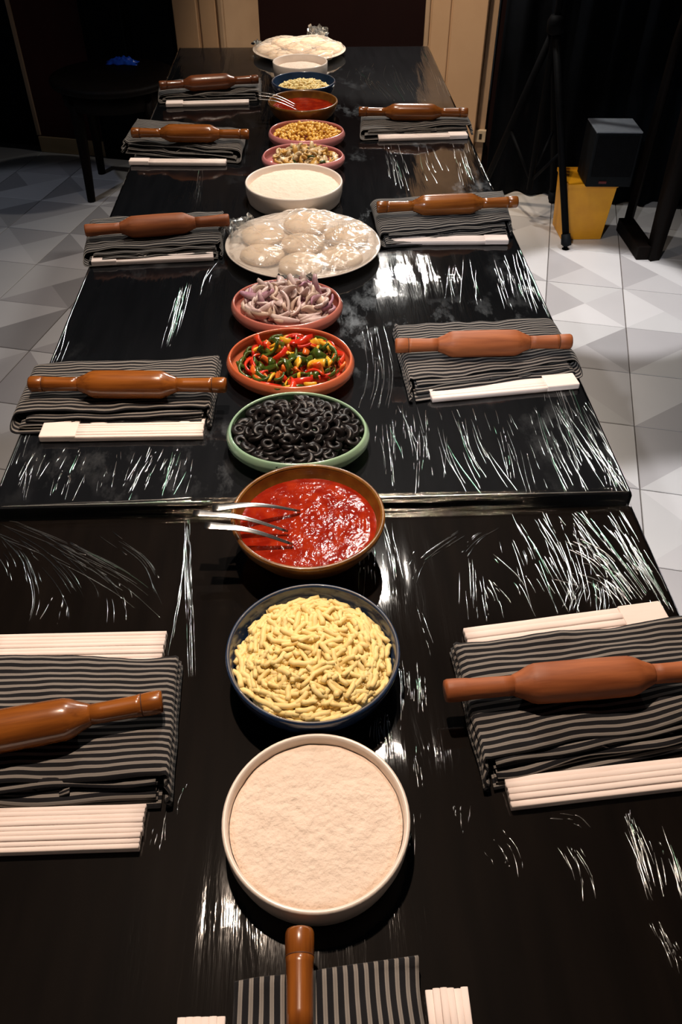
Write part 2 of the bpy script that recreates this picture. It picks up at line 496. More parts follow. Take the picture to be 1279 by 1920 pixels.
def wallbox(name, t0, t1, o0, o1, z0, z1, m, bev=0.0):
    """box in wall coordinates: t along the wall, o out of it (minus is towards the camera)"""
    o = struct(name, box(t0, t1, o0, o1, z0, z1, m, bev, name))
    o.location = (-1.486, 4.749, 0)
    o.rotation_euler = (0, 0, ROOM)
    return o


wallbox('wall_back', 0.0, 0.905, 0.0, 0.12, 0, 2.9, 'maroon')
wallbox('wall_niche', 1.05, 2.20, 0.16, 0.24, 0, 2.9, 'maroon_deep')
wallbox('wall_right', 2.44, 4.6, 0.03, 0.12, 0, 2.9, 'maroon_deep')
wallbox('trim_1', -0.004, 0.016, -0.012, 0.06, 0.088, 2.9, 'beige_dark', 0.002)
wallbox('baseboard_back', 0.0, 0.392, -0.014, 0.0, 0, 0.082, 'skirting', 0.003)
d1 = wallbox('door_1', -1.6, -0.006, 0.08, 0.12, 0, 2.9, 'curtain')
for k in range(7):
    s = obj('slat', box(-1.55, -0.03, 0.07, 0.082, 0.10 + k * 0.115, 0.198 + k * 0.115, 'curtain', 0.003, 'slat'), d1)
d2 = wallbox('door_2', 0.395, 0.900, -0.03, 0.0, 0, 2.3, 'curtain', 0.004)
for a, b in ((0.42, 0.62), (0.66, 0.87)):
    obj('panel', box(a, b, -0.038, -0.03, 0.12, 0.95, 'curtain', 0.004, 'panel'), d2)
# beige jambs of the arched niche
j1 = wallbox('trim_2', 0.905, 1.157, -0.05, 0.16, 0, 2.4, 'beige', 0.003)
obj('moulding', box(0.903, 1.022, -0.062, -0.05, 0, 2.4, 'beige', 0.004, 'moulding'), j1)
obj('moulding', box(1.036, 1.118, -0.060, -0.05, 0, 2.4, 'beige', 0.005, 'moulding'), j1)
obj('bead', box(1.128, 1.155, -0.066, -0.05, 0, 2.4, 'beige_dark', 0.006, 'bead'), j1)
vs = [(1.150, -0.05, 0), (1.158, -0.05, 0), (1.262, 0.158, 0), (1.150, 0.158, 0)]
vs += [(x, y, 2.4) for x, y, z in vs]
obj('reveal', mesh('reveal', vs, [(3, 2, 1, 0), (4, 5, 6, 7), (0, 1, 5, 4), (1, 2, 6, 5), (2, 3, 7, 6), (3, 0, 4, 7)], False, mats=['beige_dark']), j1)  # side face in less light; its shade is put into the darker tan
j2 = wallbox('trim_3', 2.118, 2.392, -0.05, 0.16, 0, 2.4, 'beige', 0.003)
obj('bead', box(2.112, 2.134, -0.066, -0.05, 0, 2.4, 'beige_dark', 0.006, 'bead'), j2)
obj('moulding', box(2.142, 2.226, -0.060, -0.05, 0, 2.4, 'beige', 0.005, 'moulding'), j2)
obj('moulding', box(2.236, 2.390, -0.062, -0.05, 0, 2.4, 'beige', 0.004, 'moulding'), j2)
wallbox('trim_4', 2.394, 2.436, 0.0, 0.05, 0, 2.4, 'beige_dark', 0.003)
wallbox('trim_5', 0.905, 2.392, -0.05, 0.16, 2.4, 2.7, 'beige', 0.003)

# black drape on the right of the niche
vs, fs = [], []
NT = 150
for i in range(NT + 1):
    t = 2.47 + 1.9 * i / NT
    o = -0.05 + 0.028 * math.sin(t * 46) + 0.012 * math.sin(t * 19 + 1)
    for z in (0.012, 0.9, 2.6):
        vs.append((t, o * (1.0 if z < 2 else 0.7), z))
for i in range(NT):
    for k in range(2):
        a = i * 3 + k
        fs.append((a, a + 3, a + 4, a + 1))
o = obj('curtain', mesh('curtain', vs, fs, True, mats=['curtain']), None, (-1.486, 4.749, 0), (0, 0, ROOM))
o.modifiers.new('s', 'SOLIDIFY').thickness = 0.004
tag(o, 'black drape hanging to the floor right of the beige niche', 'curtain')

# socket beside the niche
P0 = Vector((-1.486, 4.749, 0))
sk = thing('wall_socket', 'small cream wall socket low beside the right beige jamb', 'socket', P0 + Vector((E_.x, E_.y, 0)) * 2.418 + Vector((0, 0, 0.256)), ROOM)
obj('plate', box(-0.026, 0.026, -0.022, 0.0, -0.028, 0.028, 'socket', 0.003), sk)
obj('hole', box(-0.006, 0.008, -0.0235, -0.021, -0.014, 0.012, 'hole', 0.001), sk)


# ------------------------------------------------------------------ tables
def table(label, x0, x1, y0, y1, top, legs, wood):
    t = thing('dining_table', label, 'table', ((x0 + x1) / 2, (y0 + y1) / 2, 0))
    hx, hy = (x1 - x0) / 2, (y1 - y0) / 2
    obj('tabletop', box(-hx, hx, -hy, hy, top - 0.034, top, wood, 0.003, 'tabletop'), t)
    for s in (-1, 1):
        obj('rail', box(s * (hx - 0.05) - 0.011, s * (hx - 0.05) + 0.011, -hy + 0.06, hy - 0.06, top - 0.12, top - 0.034, 'table_leg', 0.002, 'rail'), t)
        obj('rail', box(-hx + 0.06, hx - 0.06, s * (hy - 0.05) - 0.011, s * (hy - 0.05) + 0.011, top - 0.12, top - 0.034, 'table_leg', 0.002, 'rail'), t)
        for q in legs:
            obj('leg', box(s * (hx - 0.05) - 0.03, s * (hx - 0.05) + 0.03, q * (hy - 0.05) - 0.03, q * (hy - 0.05) + 0.03, 0, top - 0.034, 'table_leg', 0.003, 'leg'), t)
    return t


FX0, FX1, FY0, FY1 = -0.5056, 0.4996, 0.936, 3.667
table('long black wooden table running to the niche, wrapped in cling film', FX0, FX1, FY0, FY1, TZ, (-1, 0, 1), 'table_far')
table('slightly lower near black wooden table in the foreground', -0.5, 0.497, -0.02, 0.921, NZ, (-1, 1), 'table_near')


def film_sheet(x0, x1, y0, y1, z, nx, ny, seed, hang, m='film'):
    vs, fs = [], []
    ex = 0.0022
    xs = [x0 - ex] * 2 + [x0 + (x1 - x0) * i / nx for i in range(nx + 1)] + [x1 + ex] * 2
    zs = [-hang, -0.004] + [0] * (nx + 1) + [-0.004, -hang]
    n = len(xs)
    for j in range(ny + 1):
        y = y0 - ex + (y1 - y0 + 2 * ex) * j / ny
        for i in range(n):
            x = xs[i]
            h = 0.0
            if zs[i] == 0:
                h = 0.0018 + 0.0007 * ns(x * 26 + seed, y * 4, seed) + 0.0009 * ns(x * 6, y * 2.2, seed + 7) + 0.0004 * ns(x * 70, y * 9, seed + 3)
                h = max(h, 0.0006)
            else:
                x += 0.0012 * ns(y * 30, i * 3.1, seed) * (1 if i > 3 else -1)
                h = 0.004 * ns(y * 12, i, seed) if zs[i] == -hang else 0
            vs.append((x, y, z + zs[i] + h))
    for j in range(ny):
        for i in range(n - 1):
            a = j * n + i
            fs.append((a, a + 1, a + n + 1, a + n))
    return mesh('film_sheet', vs, fs, True, mats=[m])


def creases(kinds, z, x0, x1, y0, y1, seed, green=0.06):
    """standing folds of the film: narrow tapering ridges along hand-placed lines"""
    r = random.Random(seed)
    vs, fs, fm = [], [], []

    def strand(line, wd, ht, g):
        base = len(vs)
        n = len(line)
        for k, (x, y) in enumerate(line):
            x = min(x1 - 0.003, max(x0 + 0.003, x))
            y = min(y1 - 0.003, max(y0 + 0.003, y))
            a = line[max(k - 1, 0)]
            b = line[min(k + 1, n - 1)]
            dx, dy = b[0] - a[0], b[1] - a[1]
            l = math.hypot(dx, dy) or 1
            px, py = -dy / l, dx / l
            tp = math.sin(PI * (k + 0.15) / (n - 0.7)) ** 0.6
            w_ = wd * tp * r.uniform(0.85, 1.1)
            h_ = ht * tp * r.uniform(0.75, 1.15)
            vs.append((x - px * w_, y - py * w_, z + 0.0012))
            vs.append((x + px * w_ * 0.2, y + py * w_ * 0.2, z + 0.0020 + h_))
            vs.append((x + px * w_, y + py * w_, z + 0.0012))
        for k in range(n - 1):
            a = base + k * 3
            fs.append((a, a + 1, a + 4, a + 3))
            fs.append((a + 1, a + 2, a + 5, a + 4))
            fm.extend((g, g))

    for pts, cnt, spread, kd in CREASES:
        if kd not in kinds:
            continue
        P = [Vector(p) for p in pts]
        seg = [(P[i + 1] - P[i]).length for i in range(len(P) - 1)]
        tot = sum(seg)

        def at(s):
            s = min(max(s, 0), 0.9999) * tot
            for i, l in enumerate(seg):
                if s <= l:
                    break
                s -= l
            a = P[max(i - 1, 0)]
            t = s / l
            q0 = P[i - 1] if i > 0 else P[i] * 2 - P[i + 1]
            q3 = P[i + 2] if i + 2 < len(P) else P[i + 1] * 2 - P[i]
            q1, q2 = P[i], P[i + 1]
            return 0.5 * (2 * q1 + (q2 - q0) * t + (2 * q0 - 5 * q1 + 4 * q2 - q3) * t * t + (3 * q1 - q0 - 3 * q2 + q3) * t ** 3)
        for c in range(int(cnt * 2.4)):
            off = r.gauss(0, spread * 0.55)
            fan = r.gauss(0, spread * 0.35)
            pieces = 1 if kd == 's' else r.choice((1, 1, 2, 3))
            s0 = r.uniform(-0.05, 0.6)
            for pc in range(pieces):
                ln = (r.uniform(0.30, 0.95) if r.random() < 0.5 else r.uniform(0.06, 0.3)) / (1 if pieces == 1 else 2.0)
                m = max(4, int(ln * tot / 0.012))
                ph = r.uniform(0, 50)
                line = []
                d = (P[-1] - P[0]).normalized()
                nrm = Vector((-d.y, d.x))
                for k in range(m + 1):
                    s = s0 + ln * k / m
                    q = at(s) + nrm * (off + fan * s + 0.0016 * ns(ph + k * 0.22, c))
                    line.append((q.x, q.y))
                s0 += ln + r.uniform(0.0, 0.1)
                if s0 < 1.1:
                    wd = r.uniform(0.0003, 0.0009) * (1.6 if kd == 'b' else 1)
                    strand(line, wd, r.uniform(0.0003, 0.0012), 1 if r.random() < green else 0)
    o = mesh('creases', vs, fs, True, mats=['crease', 'crease_green'], fmat=fm)
    return o

CREASES = [
 ([(0.453,1.394),(0.445,1.144),(0.436,0.931)],9,0.03,'a'),
 ([(0.453,1.176),(0.473,1.037),(0.493,0.923)],16,0.04,'a'),
 ([(0.395,1.178),(0.396,1.054),(0.403,0.92)],9,0.03,'a'),
 ([(0.325,1.164),(0.33,1.043),(0.329,0.929)],5,0.03,'a'),
 ([(0.253,1.167),(0.258,1.045),(0.283,0.931)],9,0.035,'a'),
 ([(0.191,1.169),(0.187,1.048),(0.179,0.941)],5,0.04,'a'),
 ([(0.164,1.186),(0.166,1.063),(0.162,0.98)],6,0.05,'a'),
 ([(0.126,1.468),(0.129,1.291),(0.105,1.156)],6,0.03,'a'),
 ([(0.136,1.139),(0.133,1.05),(0.129,0.955)],4,0.03,'a'),
 ([(0.496,1.022),(0.493,0.968),(0.493,0.923)],14,0.03,'a'),
 ([(-0.495,1.428),(-0.499,1.177),(-0.493,0.978)],8,0.02,'a'),
 ([(-0.465,1.071),(-0.465,1.016),(-0.462,0.952)],6,0.04,'a'),
 ([(-0.396,1.083),(-0.4,1.014),(-0.403,0.95)],5,0.03,'a'),
 ([(-0.27,1.079),(-0.279,1.009),(-0.287,0.945)],9,0.03,'a'),
 ([(-0.224,1.063),(-0.231,1.008),(-0.241,0.944)],6,0.03,'a'),
 ([(-0.34,1.067),(-0.333,0.998),(-0.328,0.947)],3,0.05,'a'),
 ([(-0.282,1.667),(-0.284,1.526),(-0.288,1.391)],9,0.012,'a'),
 ([(-0.544,1.836),(-0.526,1.603),(-0.509,1.369)],5,0.015,'a'),
 ([(0.497,1.8),(0.483,1.641),(0.476,1.5)],9,0.03,'a'),
 ([(0.435,1.774),(0.431,1.618),(0.428,1.512)],6,0.03,'a'),
 ([(0.517,1.744),(0.514,1.567),(0.515,1.476)],5,0.015,'a'),
 ([(0.373,1.776),(0.358,1.645),(0.345,1.527)],4,0.04,'a'),
 ([(0.331,1.75),(0.313,1.622),(0.304,1.517)],3,0.03,'a'),
 ([(-0.202,1.796),(-0.219,1.69),(-0.223,1.592)],2,0.03,'a'),
 ([(0.248,2.534),(0.245,2.358),(0.243,2.163)],9,0.02,'b'),
 ([(0.458,2.527),(0.447,2.352),(0.438,2.194)],8,0.035,'b'),
 ([(0.358,2.507),(0.358,2.355),(0.368,2.215)],4,0.03,'b'),
 ([(0.507,2.435),(0.502,2.269),(0.511,2.192)],4,0.012,'b'),
 ([(0.259,3.41),(0.225,3.2),(0.264,2.949)],6,0.05,'b'),
 ([(0.341,3.407),(0.342,3.197),(0.355,2.947)],5,0.05,'b'),
 ([(0.486,3.596),(0.496,3.26),(0.491,2.943)],10,0.03,'b'),
 ([(0.174,3.34),(0.206,3.201),(0.232,3.01)],4,0.03,'b'),
 ([(-0.305,2.335),(-0.299,2.218),(-0.292,2.075)],7,0.012,'b'),
 ([(-0.501,3.616),(-0.504,3.032),(-0.505,2.321)],3,0.004,'b'),
 ([(-0.489,0.932),(-0.343,0.937),(-0.195,0.942)],12,0.006,'s'),
 ([(-0.488,0.926),(-0.342,0.929),(-0.161,0.932)],8,0.006,'s'),
 ([(0.088,0.919),(0.255,0.917),(0.49,0.914)],8,0.006,'s'),
 ([(0.104,0.904),(0.252,0.901),(0.403,0.902)],5,0.008,'s'),
 ([(-0.486,0.905),(-0.376,0.844),(-0.279,0.777),(-0.218,0.717)],6,0.02,'n'),
 ([(-0.487,0.911),(-0.399,0.845),(-0.338,0.77),(-0.322,0.73)],5,0.02,'n'),
 ([(-0.478,0.893),(-0.428,0.835),(-0.395,0.762),(-0.391,0.714)],4,0.015,'n'),
 ([(-0.479,0.882),(-0.441,0.825),(-0.42,0.773)],3,0.015,'n'),
 ([(-0.32,0.887),(-0.256,0.829),(-0.224,0.765),(-0.212,0.735)],4,0.012,'n'),
 ([(-0.418,0.891),(-0.317,0.82),(-0.262,0.767)],4,0.012,'n'),
 ([(-0.292,0.788),(-0.274,0.747),(-0.265,0.714)],3,0.02,'n'),
 ([(-0.2,0.912),(-0.191,0.827),(-0.178,0.734),(-0.163,0.618)],6,0.005,'n'),
 ([(-0.201,0.906),(-0.195,0.774),(-0.198,0.653)],3,0.003,'n'),
 ([(-0.36,0.77),(-0.361,0.722),(-0.364,0.703)],2,0.02,'n'),
 ([(0.313,0.906),(0.328,0.818),(0.34,0.705)],12,0.035,'n'),
 ([(0.38,0.903),(0.381,0.805),(0.37,0.704)],8,0.03,'n'),
 ([(0.415,0.908),(0.443,0.803),(0.469,0.701)],14,0.03,'n'),
 ([(0.465,0.906),(0.475,0.802),(0.488,0.7)],10,0.018,'n'),
 ([(0.384,0.85),(0.428,0.804),(0.451,0.701)],8,0.03,'n'),
 ([(0.36,0.785),(0.408,0.762),(0.436,0.702)],7,0.025,'n'),
 ([(0.378,0.763),(0.358,0.734),(0.343,0.701)],5,0.015,'n'),
 ([(0.403,0.773),(0.396,0.732),(0.383,0.699)],7,0.02,'n'),
 ([(0.128,0.762),(0.152,0.814),(0.216,0.873)],4,0.015,'n'),
 ([(0.217,0.822),(0.246,0.855),(0.288,0.883)],3,0.012,'n'),
 ([(0.224,0.817),(0.219,0.759),(0.213,0.696)],5,0.012,'n'),
 ([(0.264,0.821),(0.293,0.766),(0.302,0.702)],3,0.02,'n'),
 ([(0.24,0.768),(0.251,0.728),(0.25,0.699)],4,0.02,'n'),
 ([(0.105,0.907),(0.11,0.826),(0.112,0.763)],7,0.015,'n'),
 ([(0.077,0.861),(0.072,0.785),(0.069,0.735)],4,0.012,'n'),
 ([(0.133,0.742),(0.144,0.675),(0.15,0.623)],2,0.012,'n'),
 ([(0.125,0.632),(0.122,0.591),(0.119,0.552)],5,0.008,'n'),
 ([(0.104,0.633),(0.103,0.584),(0.098,0.53)],6,0.012,'n'),
 ([(0.074,0.561),(0.07,0.531),(0.074,0.495)],7,0.012,'n'),
 ([(0.107,0.508),(0.107,0.473),(0.106,0.454)],3,0.006,'n'),
 ([(0.1,0.428),(0.099,0.404),(0.094,0.374)],3,0.008,'n'),
 ([(0.158,0.432),(0.158,0.41),(0.161,0.395)],3,0.015,'n'),
 ([(0.183,0.4),(0.196,0.376),(0.198,0.342)],3,0.02,'n'),
 ([(0.25,0.41),(0.279,0.406),(0.292,0.39)],2,0.01,'n'),
 ([(0.26,0.38),(0.268,0.351),(0.266,0.323)],4,0.015,'n'),
 ([(0.337,0.419),(0.34,0.371),(0.338,0.321)],9,0.015,'n'),
 ([(0.334,0.3),(0.34,0.27),(0.341,0.251)],5,0.008,'n'),
 ([(0.372,0.399),(0.37,0.358),(0.366,0.314)],5,0.01,'n'),
 ([(-0.178,0.439),(-0.178,0.414),(-0.177,0.39)],3,0.008,'n'),
 ([(-0.16,0.47),(-0.163,0.451),(-0.162,0.432)],2,0.005,'n'),
]

f1 = thing('cling_film', 'clear wrinkled cling film stretched over the long far table', 'cling film', (0, 0, 0))
obj('film_sheet', film_sheet(FX0, FX1, FY0, FY1, TZ, 130, 300, 3.0, 0.05, 'film_smeared'), f1)
# film pulled over the step between the two tables
vs, fs = [], []
NXB, NYB = 260, 26
for j in range(NYB + 1):
    v = j / NYB
    for i in range(NXB + 1):
        x = -0.498 + 0.994 * i / NXB
        y = 0.947 - 0.044 * v
        z = TZ + 0.0026 - 0.0115 * sstep(0.12, 0.85, v) + 0.0026 * ns(x * 5, v * 6, 2.0) * math.sin(PI * v) + 0.0014 * ns(x * 11, v * 16, 5.0) * math.sin(PI * v)
        vs.append((x, y, z))
for j in range(NYB):
    for i in range(NXB):
        k = j * (NXB + 1) + i
        fs.append((k, k + NXB + 1, k + NXB + 2, k + 1))
obj('film_bridge', mesh('film_bridge', vs, fs, True, mats=['film_bridge']), f1)
cr = obj('creases', creases('abs', TZ, FX0, FX1, FY0, FY1, 11), f1)
cr['kind'] = 'stuff'
f2 = thing('cling_film', 'clear cling film with fanned creases over the near table', 'cling film', (0, 0, 0))
obj('film_sheet', film_sheet(-0.5, 0.497, -0.02, 0.921, NZ, 130, 110, 9.0, 0.05, 'film_near'), f2)
cr = obj('creases', creases('n', NZ, -0.5, 0.497, -0.02, 0.921, 12), f2)
cr['kind'] = 'stuff'


# ------------------------------------------------------------------ crockery
def polar_sheet(R, fz, nr=26, na=64, wob=None, mats='flour', name='sheet'):
    vs, fs = [(0, 0, fz(0, 0))], []
    for j in range(1, nr + 1):
        for i in range(na):
            a = 2 * PI * i / na
            r = R * j / nr * (wob(a, 0, 0) if wob else 1)
            x, y = r * math.cos(a), r * math.sin(a)
            vs.append((x, y, fz(x, y)))
    for i in range(na):
        fs.append((0, 1 + i, 1 + (i + 1) % na))
    for j in range(nr - 1):
        for i in range(na):
            a, b = 1 + j * na + i, 1 + j * na + (i + 1) % na
            fs.append((a, a + na, b + na, b))
    return mesh(name, vs, fs, True, mats=[mats])


def white_dish(x, y, z, R, h, label, fill, flabel, mound, seed):
    r0 = R * 0.965
    prof = [(r0 * 0.90, 0.001), (r0 * 0.955, 0.0), (r0 * 0.985, 0.004), (R * 0.992, h * 0.5), (R, h - 0.003), (R - 0.0012, h - 0.0005), (R - 0.003, h), (R - 0.005, h - 0.001), (R - 0.006, h - 0.004), (R * 0.985 - 0.006, h * 0.4),
            (R * 0.96 - 0.006, 0.008), (R * 0.9 - 0.006, 0.0055)]
    o = obj('serving_dish', lathe(prof, 72, 'white_dish'), None, (x, y, z))
    tag(o, label, 'dish')

    def fz(px, py):
        q = math.hypot(px, py) / R
        e = fill + mound * (1 - q * q) + 0.0016 * ns(px * 55, py * 55, seed) + 0.0011 * ns(px * 140, py * 140, seed + 4)
        return e - 0.006 * sstep(0.86, 0.96, q)
    f = obj('flour', polar_sheet(R - 0.0075, fz, 46, 96, None, 'flour', 'flour'), None, (x, y, z))
    tag(f, flabel, 'flour', kind='stuff')


white_dish(-0.0085, 0.402, NZ + 0.002, 0.0995, 0.047, 'nearest round white dish of flour in the foreground', 0.037, 'smooth pale flour filling the nearest white dish', 0.004, 1)
white_dish(-0.0374, 2.1157, TZ + 0.002, 0.1265, 0.050, 'wide white dish of flour behind the large dough plate', 0.036, 'crumbly flour filling the wide middle dish', 0.008, 5)
white_dish(-0.0189, 3.2267, TZ + 0.002, 0.099, 0.056, 'small white flour dish in front of the far dough plate', 0.030, 'low heap of flour in the far small dish', 0.010, 9)


def blue_bowl(x, y, z, label):
    R, h = 0.108, 0.060
    t = thing('cheese_bowl', label, 'bowl', (x, y, z))
    prof = [(0.058, 0.0015), (0.062, 0.0), (0.064, 0.003), (0.078, 0.007), (0.094, 0.018), (0.103, 0.034), (R, h - 0.004), (R - 0.0012, h - 0.0006), (R - 0.003, h), (R - 0.0048, h - 0.0008), (R - 0.006, h - 0.004), (0.098, 0.034), (0.088, 0.020), (0.070, 0.010), (0.04, 0.008)]
    obj('body', lathe(prof, 72, 'blue_bowl'), t)
    ring = [(R - 0.0058, h - 0.0035), (R - 0.0044, h - 0.0002), (R - 0.003, h + 0.0005), (R - 0.0022, h - 0.0002)]
    obj('rim', lathe(ring, 72, 'blue_rim', close_start=False, close_end=False), t)
    return t


def brown_bowl(x, y, z, label, slabel, seed):
    R, h = 0.1105, 0.062
    t = thing('sauce_bowl', label, 'bowl', (x, y, z))
    prof = [(0.052, 0.0015), (0.056, 0.0), (0.058, 0.003), (0.076, 0.010), (0.094, 0.024), (0.106, 0.042), (R, h - 0.005), (R - 0.0008, h - 0.001), (R - 0.0035, h), (R - 0.006, h - 0.001), (R - 0.0072, h - 0.005), (0.099, 0.042), (0.087, 0.026), (0.068, 0.014), (0.04, 0.011)]
    obj('body', lathe(prof, 72, 'brown_bowl'), t)
    ring = [(R - 0.0066, h - 0.002), (R - 0.0050, h - 0.0001), (R - 0.0034, h + 0.0006), (R - 0.0016, h - 0.0001)]
    obj('rim', lathe(ring, 72, 'brown_rim', close_start=False, close_end=False), t)

    def fz(px, py):
        q = math.hypot(px, py) / 0.1
        rough = 0.5 + 0.5 * sstep(-0.1, 0.3, ns(px * 22, py * 22, seed + 2))
        return 0.0425 + rough * (0.0012 * ns(px * 45, py * 45, seed) + 0.0014 * abs(ns(px * 120, py * 120, seed + 5))) - 0.001 * sstep(0.9, 1, q)
    s = obj('tomato_sauce', polar_sheet(0.0985, fz, 60, 128, None, 'sauce', 'tomato_sauce'), None, (x, y, z))
    tag(s, slabel, 'sauce', kind='stuff')


blue_bowl(-0.0087, 0.611, NZ + 0.002, 'near navy glazed bowl of grated cheese with a tan rim line')
blue_bowl(-0.0078, 2.9702, TZ + 0.002, 'far blue glazed bowl of grated cheese behind the sauce')
brown_bowl(-0.0123, 0.8400, NZ + 0.0145, 'near mustard brown bowl of tomato sauce at the table joint', 'glossy chunky tomato sauce in the near brown bowl', 2)
brown_bowl(-0.0109, 2.748, TZ + 0.002, 'far mustard brown bowl of tomato sauce beside the corn', 'red tomato sauce in the far brown bowl', 6)


def spoon(bowl, a, b, wide, label):
    """table spoon: flat handle from its end a over the rim, its bowl sunk in the sauce past b"""
    a, b = Vector(a), Vector(b)
    t = thing('spoon', label, 'spoon', a)
    d = b - a
    L = d.length
    h = Vector((d.x, d.y, 0)).normalized()
    pts, rad = [], []
    for k in range(15):
        s = k / 14
        p = d * s + Vector((0, 0, 0.010 * math.sin(PI * s) ** 1.2 + 0.003 * (1 - s) ** 3))
        pts.append(p)
        rad.append(wide * (1.0 - 0.68 * s ** 0.7) * (0.86 if k == 0 else 1))
    obj('handle', tube(pts, rad, 10, 'steel', 0.16, 'handle'), t)
    # bowl of the spoon, mostly below the sauce
    vs, fs = [], []
    for j in range(7):
        for i in range(16):
            an = 2 * PI * i / 16
            q = j / 6
            px, py = 0.026 * q * math.cos(an), 0.017 * q * math.sin(an)
            c = b - a + h * (0.022 + px) + Vector((-h.y, h.x, 0)) * py + Vector((0, 0, -0.028 + 0.008 * q * q))
            vs.append(c)
    for j in range(6):
        for i in range(16):
            p_, q_ = j * 16 + i, j * 16 + (i + 1) % 16
            fs.append((p_, q_, q_ + 16, p_ + 16))
    so = obj('spoon_bowl', mesh('spoon_bowl', vs, fs, True, mats=['steel']), t)
    so.modifiers.new('s', 'SOLIDIFY').thickness = 0.001


spoon(0, (-0.146, 0.835, TZ + 0.080), (-0.024, 0.860, TZ + 0.050), 0.0085, 'sauce-smeared steel spoon, rear of the three in the near sauce')
spoon(0, (-0.172, 0.827, TZ + 0.080), (-0.041, 0.816, TZ + 0.052), 0.0080, 'steel spoon reaching farthest left, middle of three in near sauce')
spoon(0, (-0.154, 0.801, TZ + 0.080), (-0.034, 0.792, TZ + 0.050), 0.0085, 'clean steel spoon nearest the camera in the near sauce bowl')
spoon(1, (-0.157, 2.758, TZ + 0.084), (-0.03, 2.730, TZ + 0.055), 0.0060, 'thin steel spoon, rear of the three in the far sauce')
spoon(1, (-0.154, 2.725, TZ + 0.084), (-0.031, 2.708, TZ + 0.055), 0.0060, 'thin steel spoon, middle of the three in the far sauce')
spoon(1, (-0.152, 2.687, TZ + 0.084), (-0.025, 2.676, TZ + 0.055), 0.0060, 'thin steel spoon nearest the camera in the far sauce bowl')


def pebble_dish(x, y, R, ry, h, m, label, ph, name='pebble_dish'):
    def wob(a, r, z):
        return 1 + 0.022 * math.cos(2 * a + ph) + 0.016 * math.cos(3 * a + ph * 2)
    prof = [(R * 0.62, 0.0008), (R * 0.70, 0.0), (R * 0.82, 0.005), (R * 0.95, 0.014), (R * 1.0, 0.023), (R * 0.995, 0.031), (R * 0.965, h - 0.003), (R * 0.945, h), (R * 0.925, h - 0.0015), (R * 0.93, h - 0.007), (R * 0.955, 0.023), (R * 0.91, 0.014), (R * 0.78, 0.008), (R * 0.5, 0.006)]
    me = lathe(prof, 80, m, wob, name=name)
    for v in me.vertices:
        v.co.y *= ry / R
    o = obj(name, me, None, (x, y, TZ + 0.002))
    return tag(o, label, 'dish')


pebble_dish(-0.0284, 1.0746, 0.117, 0.106, 0.040, 'green_dish', 'pale green glazed dish of black olives with inward rim', 0.6)
pebble_dish(-0.0398, 1.2900, 0.1195, 0.107, 0.041, 'coral_dish', 'coral orange glazed dish of mixed peppers', 1.6)
pebble_dish(-0.0503, 1.4990, 0.117, 0.100, 0.040, 'salmon_dish', 'salmon pink glazed dish heaped with sliced onion', 2.4)
pebble_dish(-0.0142, 2.341, 0.115, 0.096, 0.038, 'pink_dish', 'rose pink dish of sliced mushrooms behind the wide flour dish', 0.2)
pebble_dish(-0.003, 2.537, 0.118, 0.097, 0.040, 'pink_dish', 'rose pink dish of sweetcorn in front of the far sauce', 3.1)


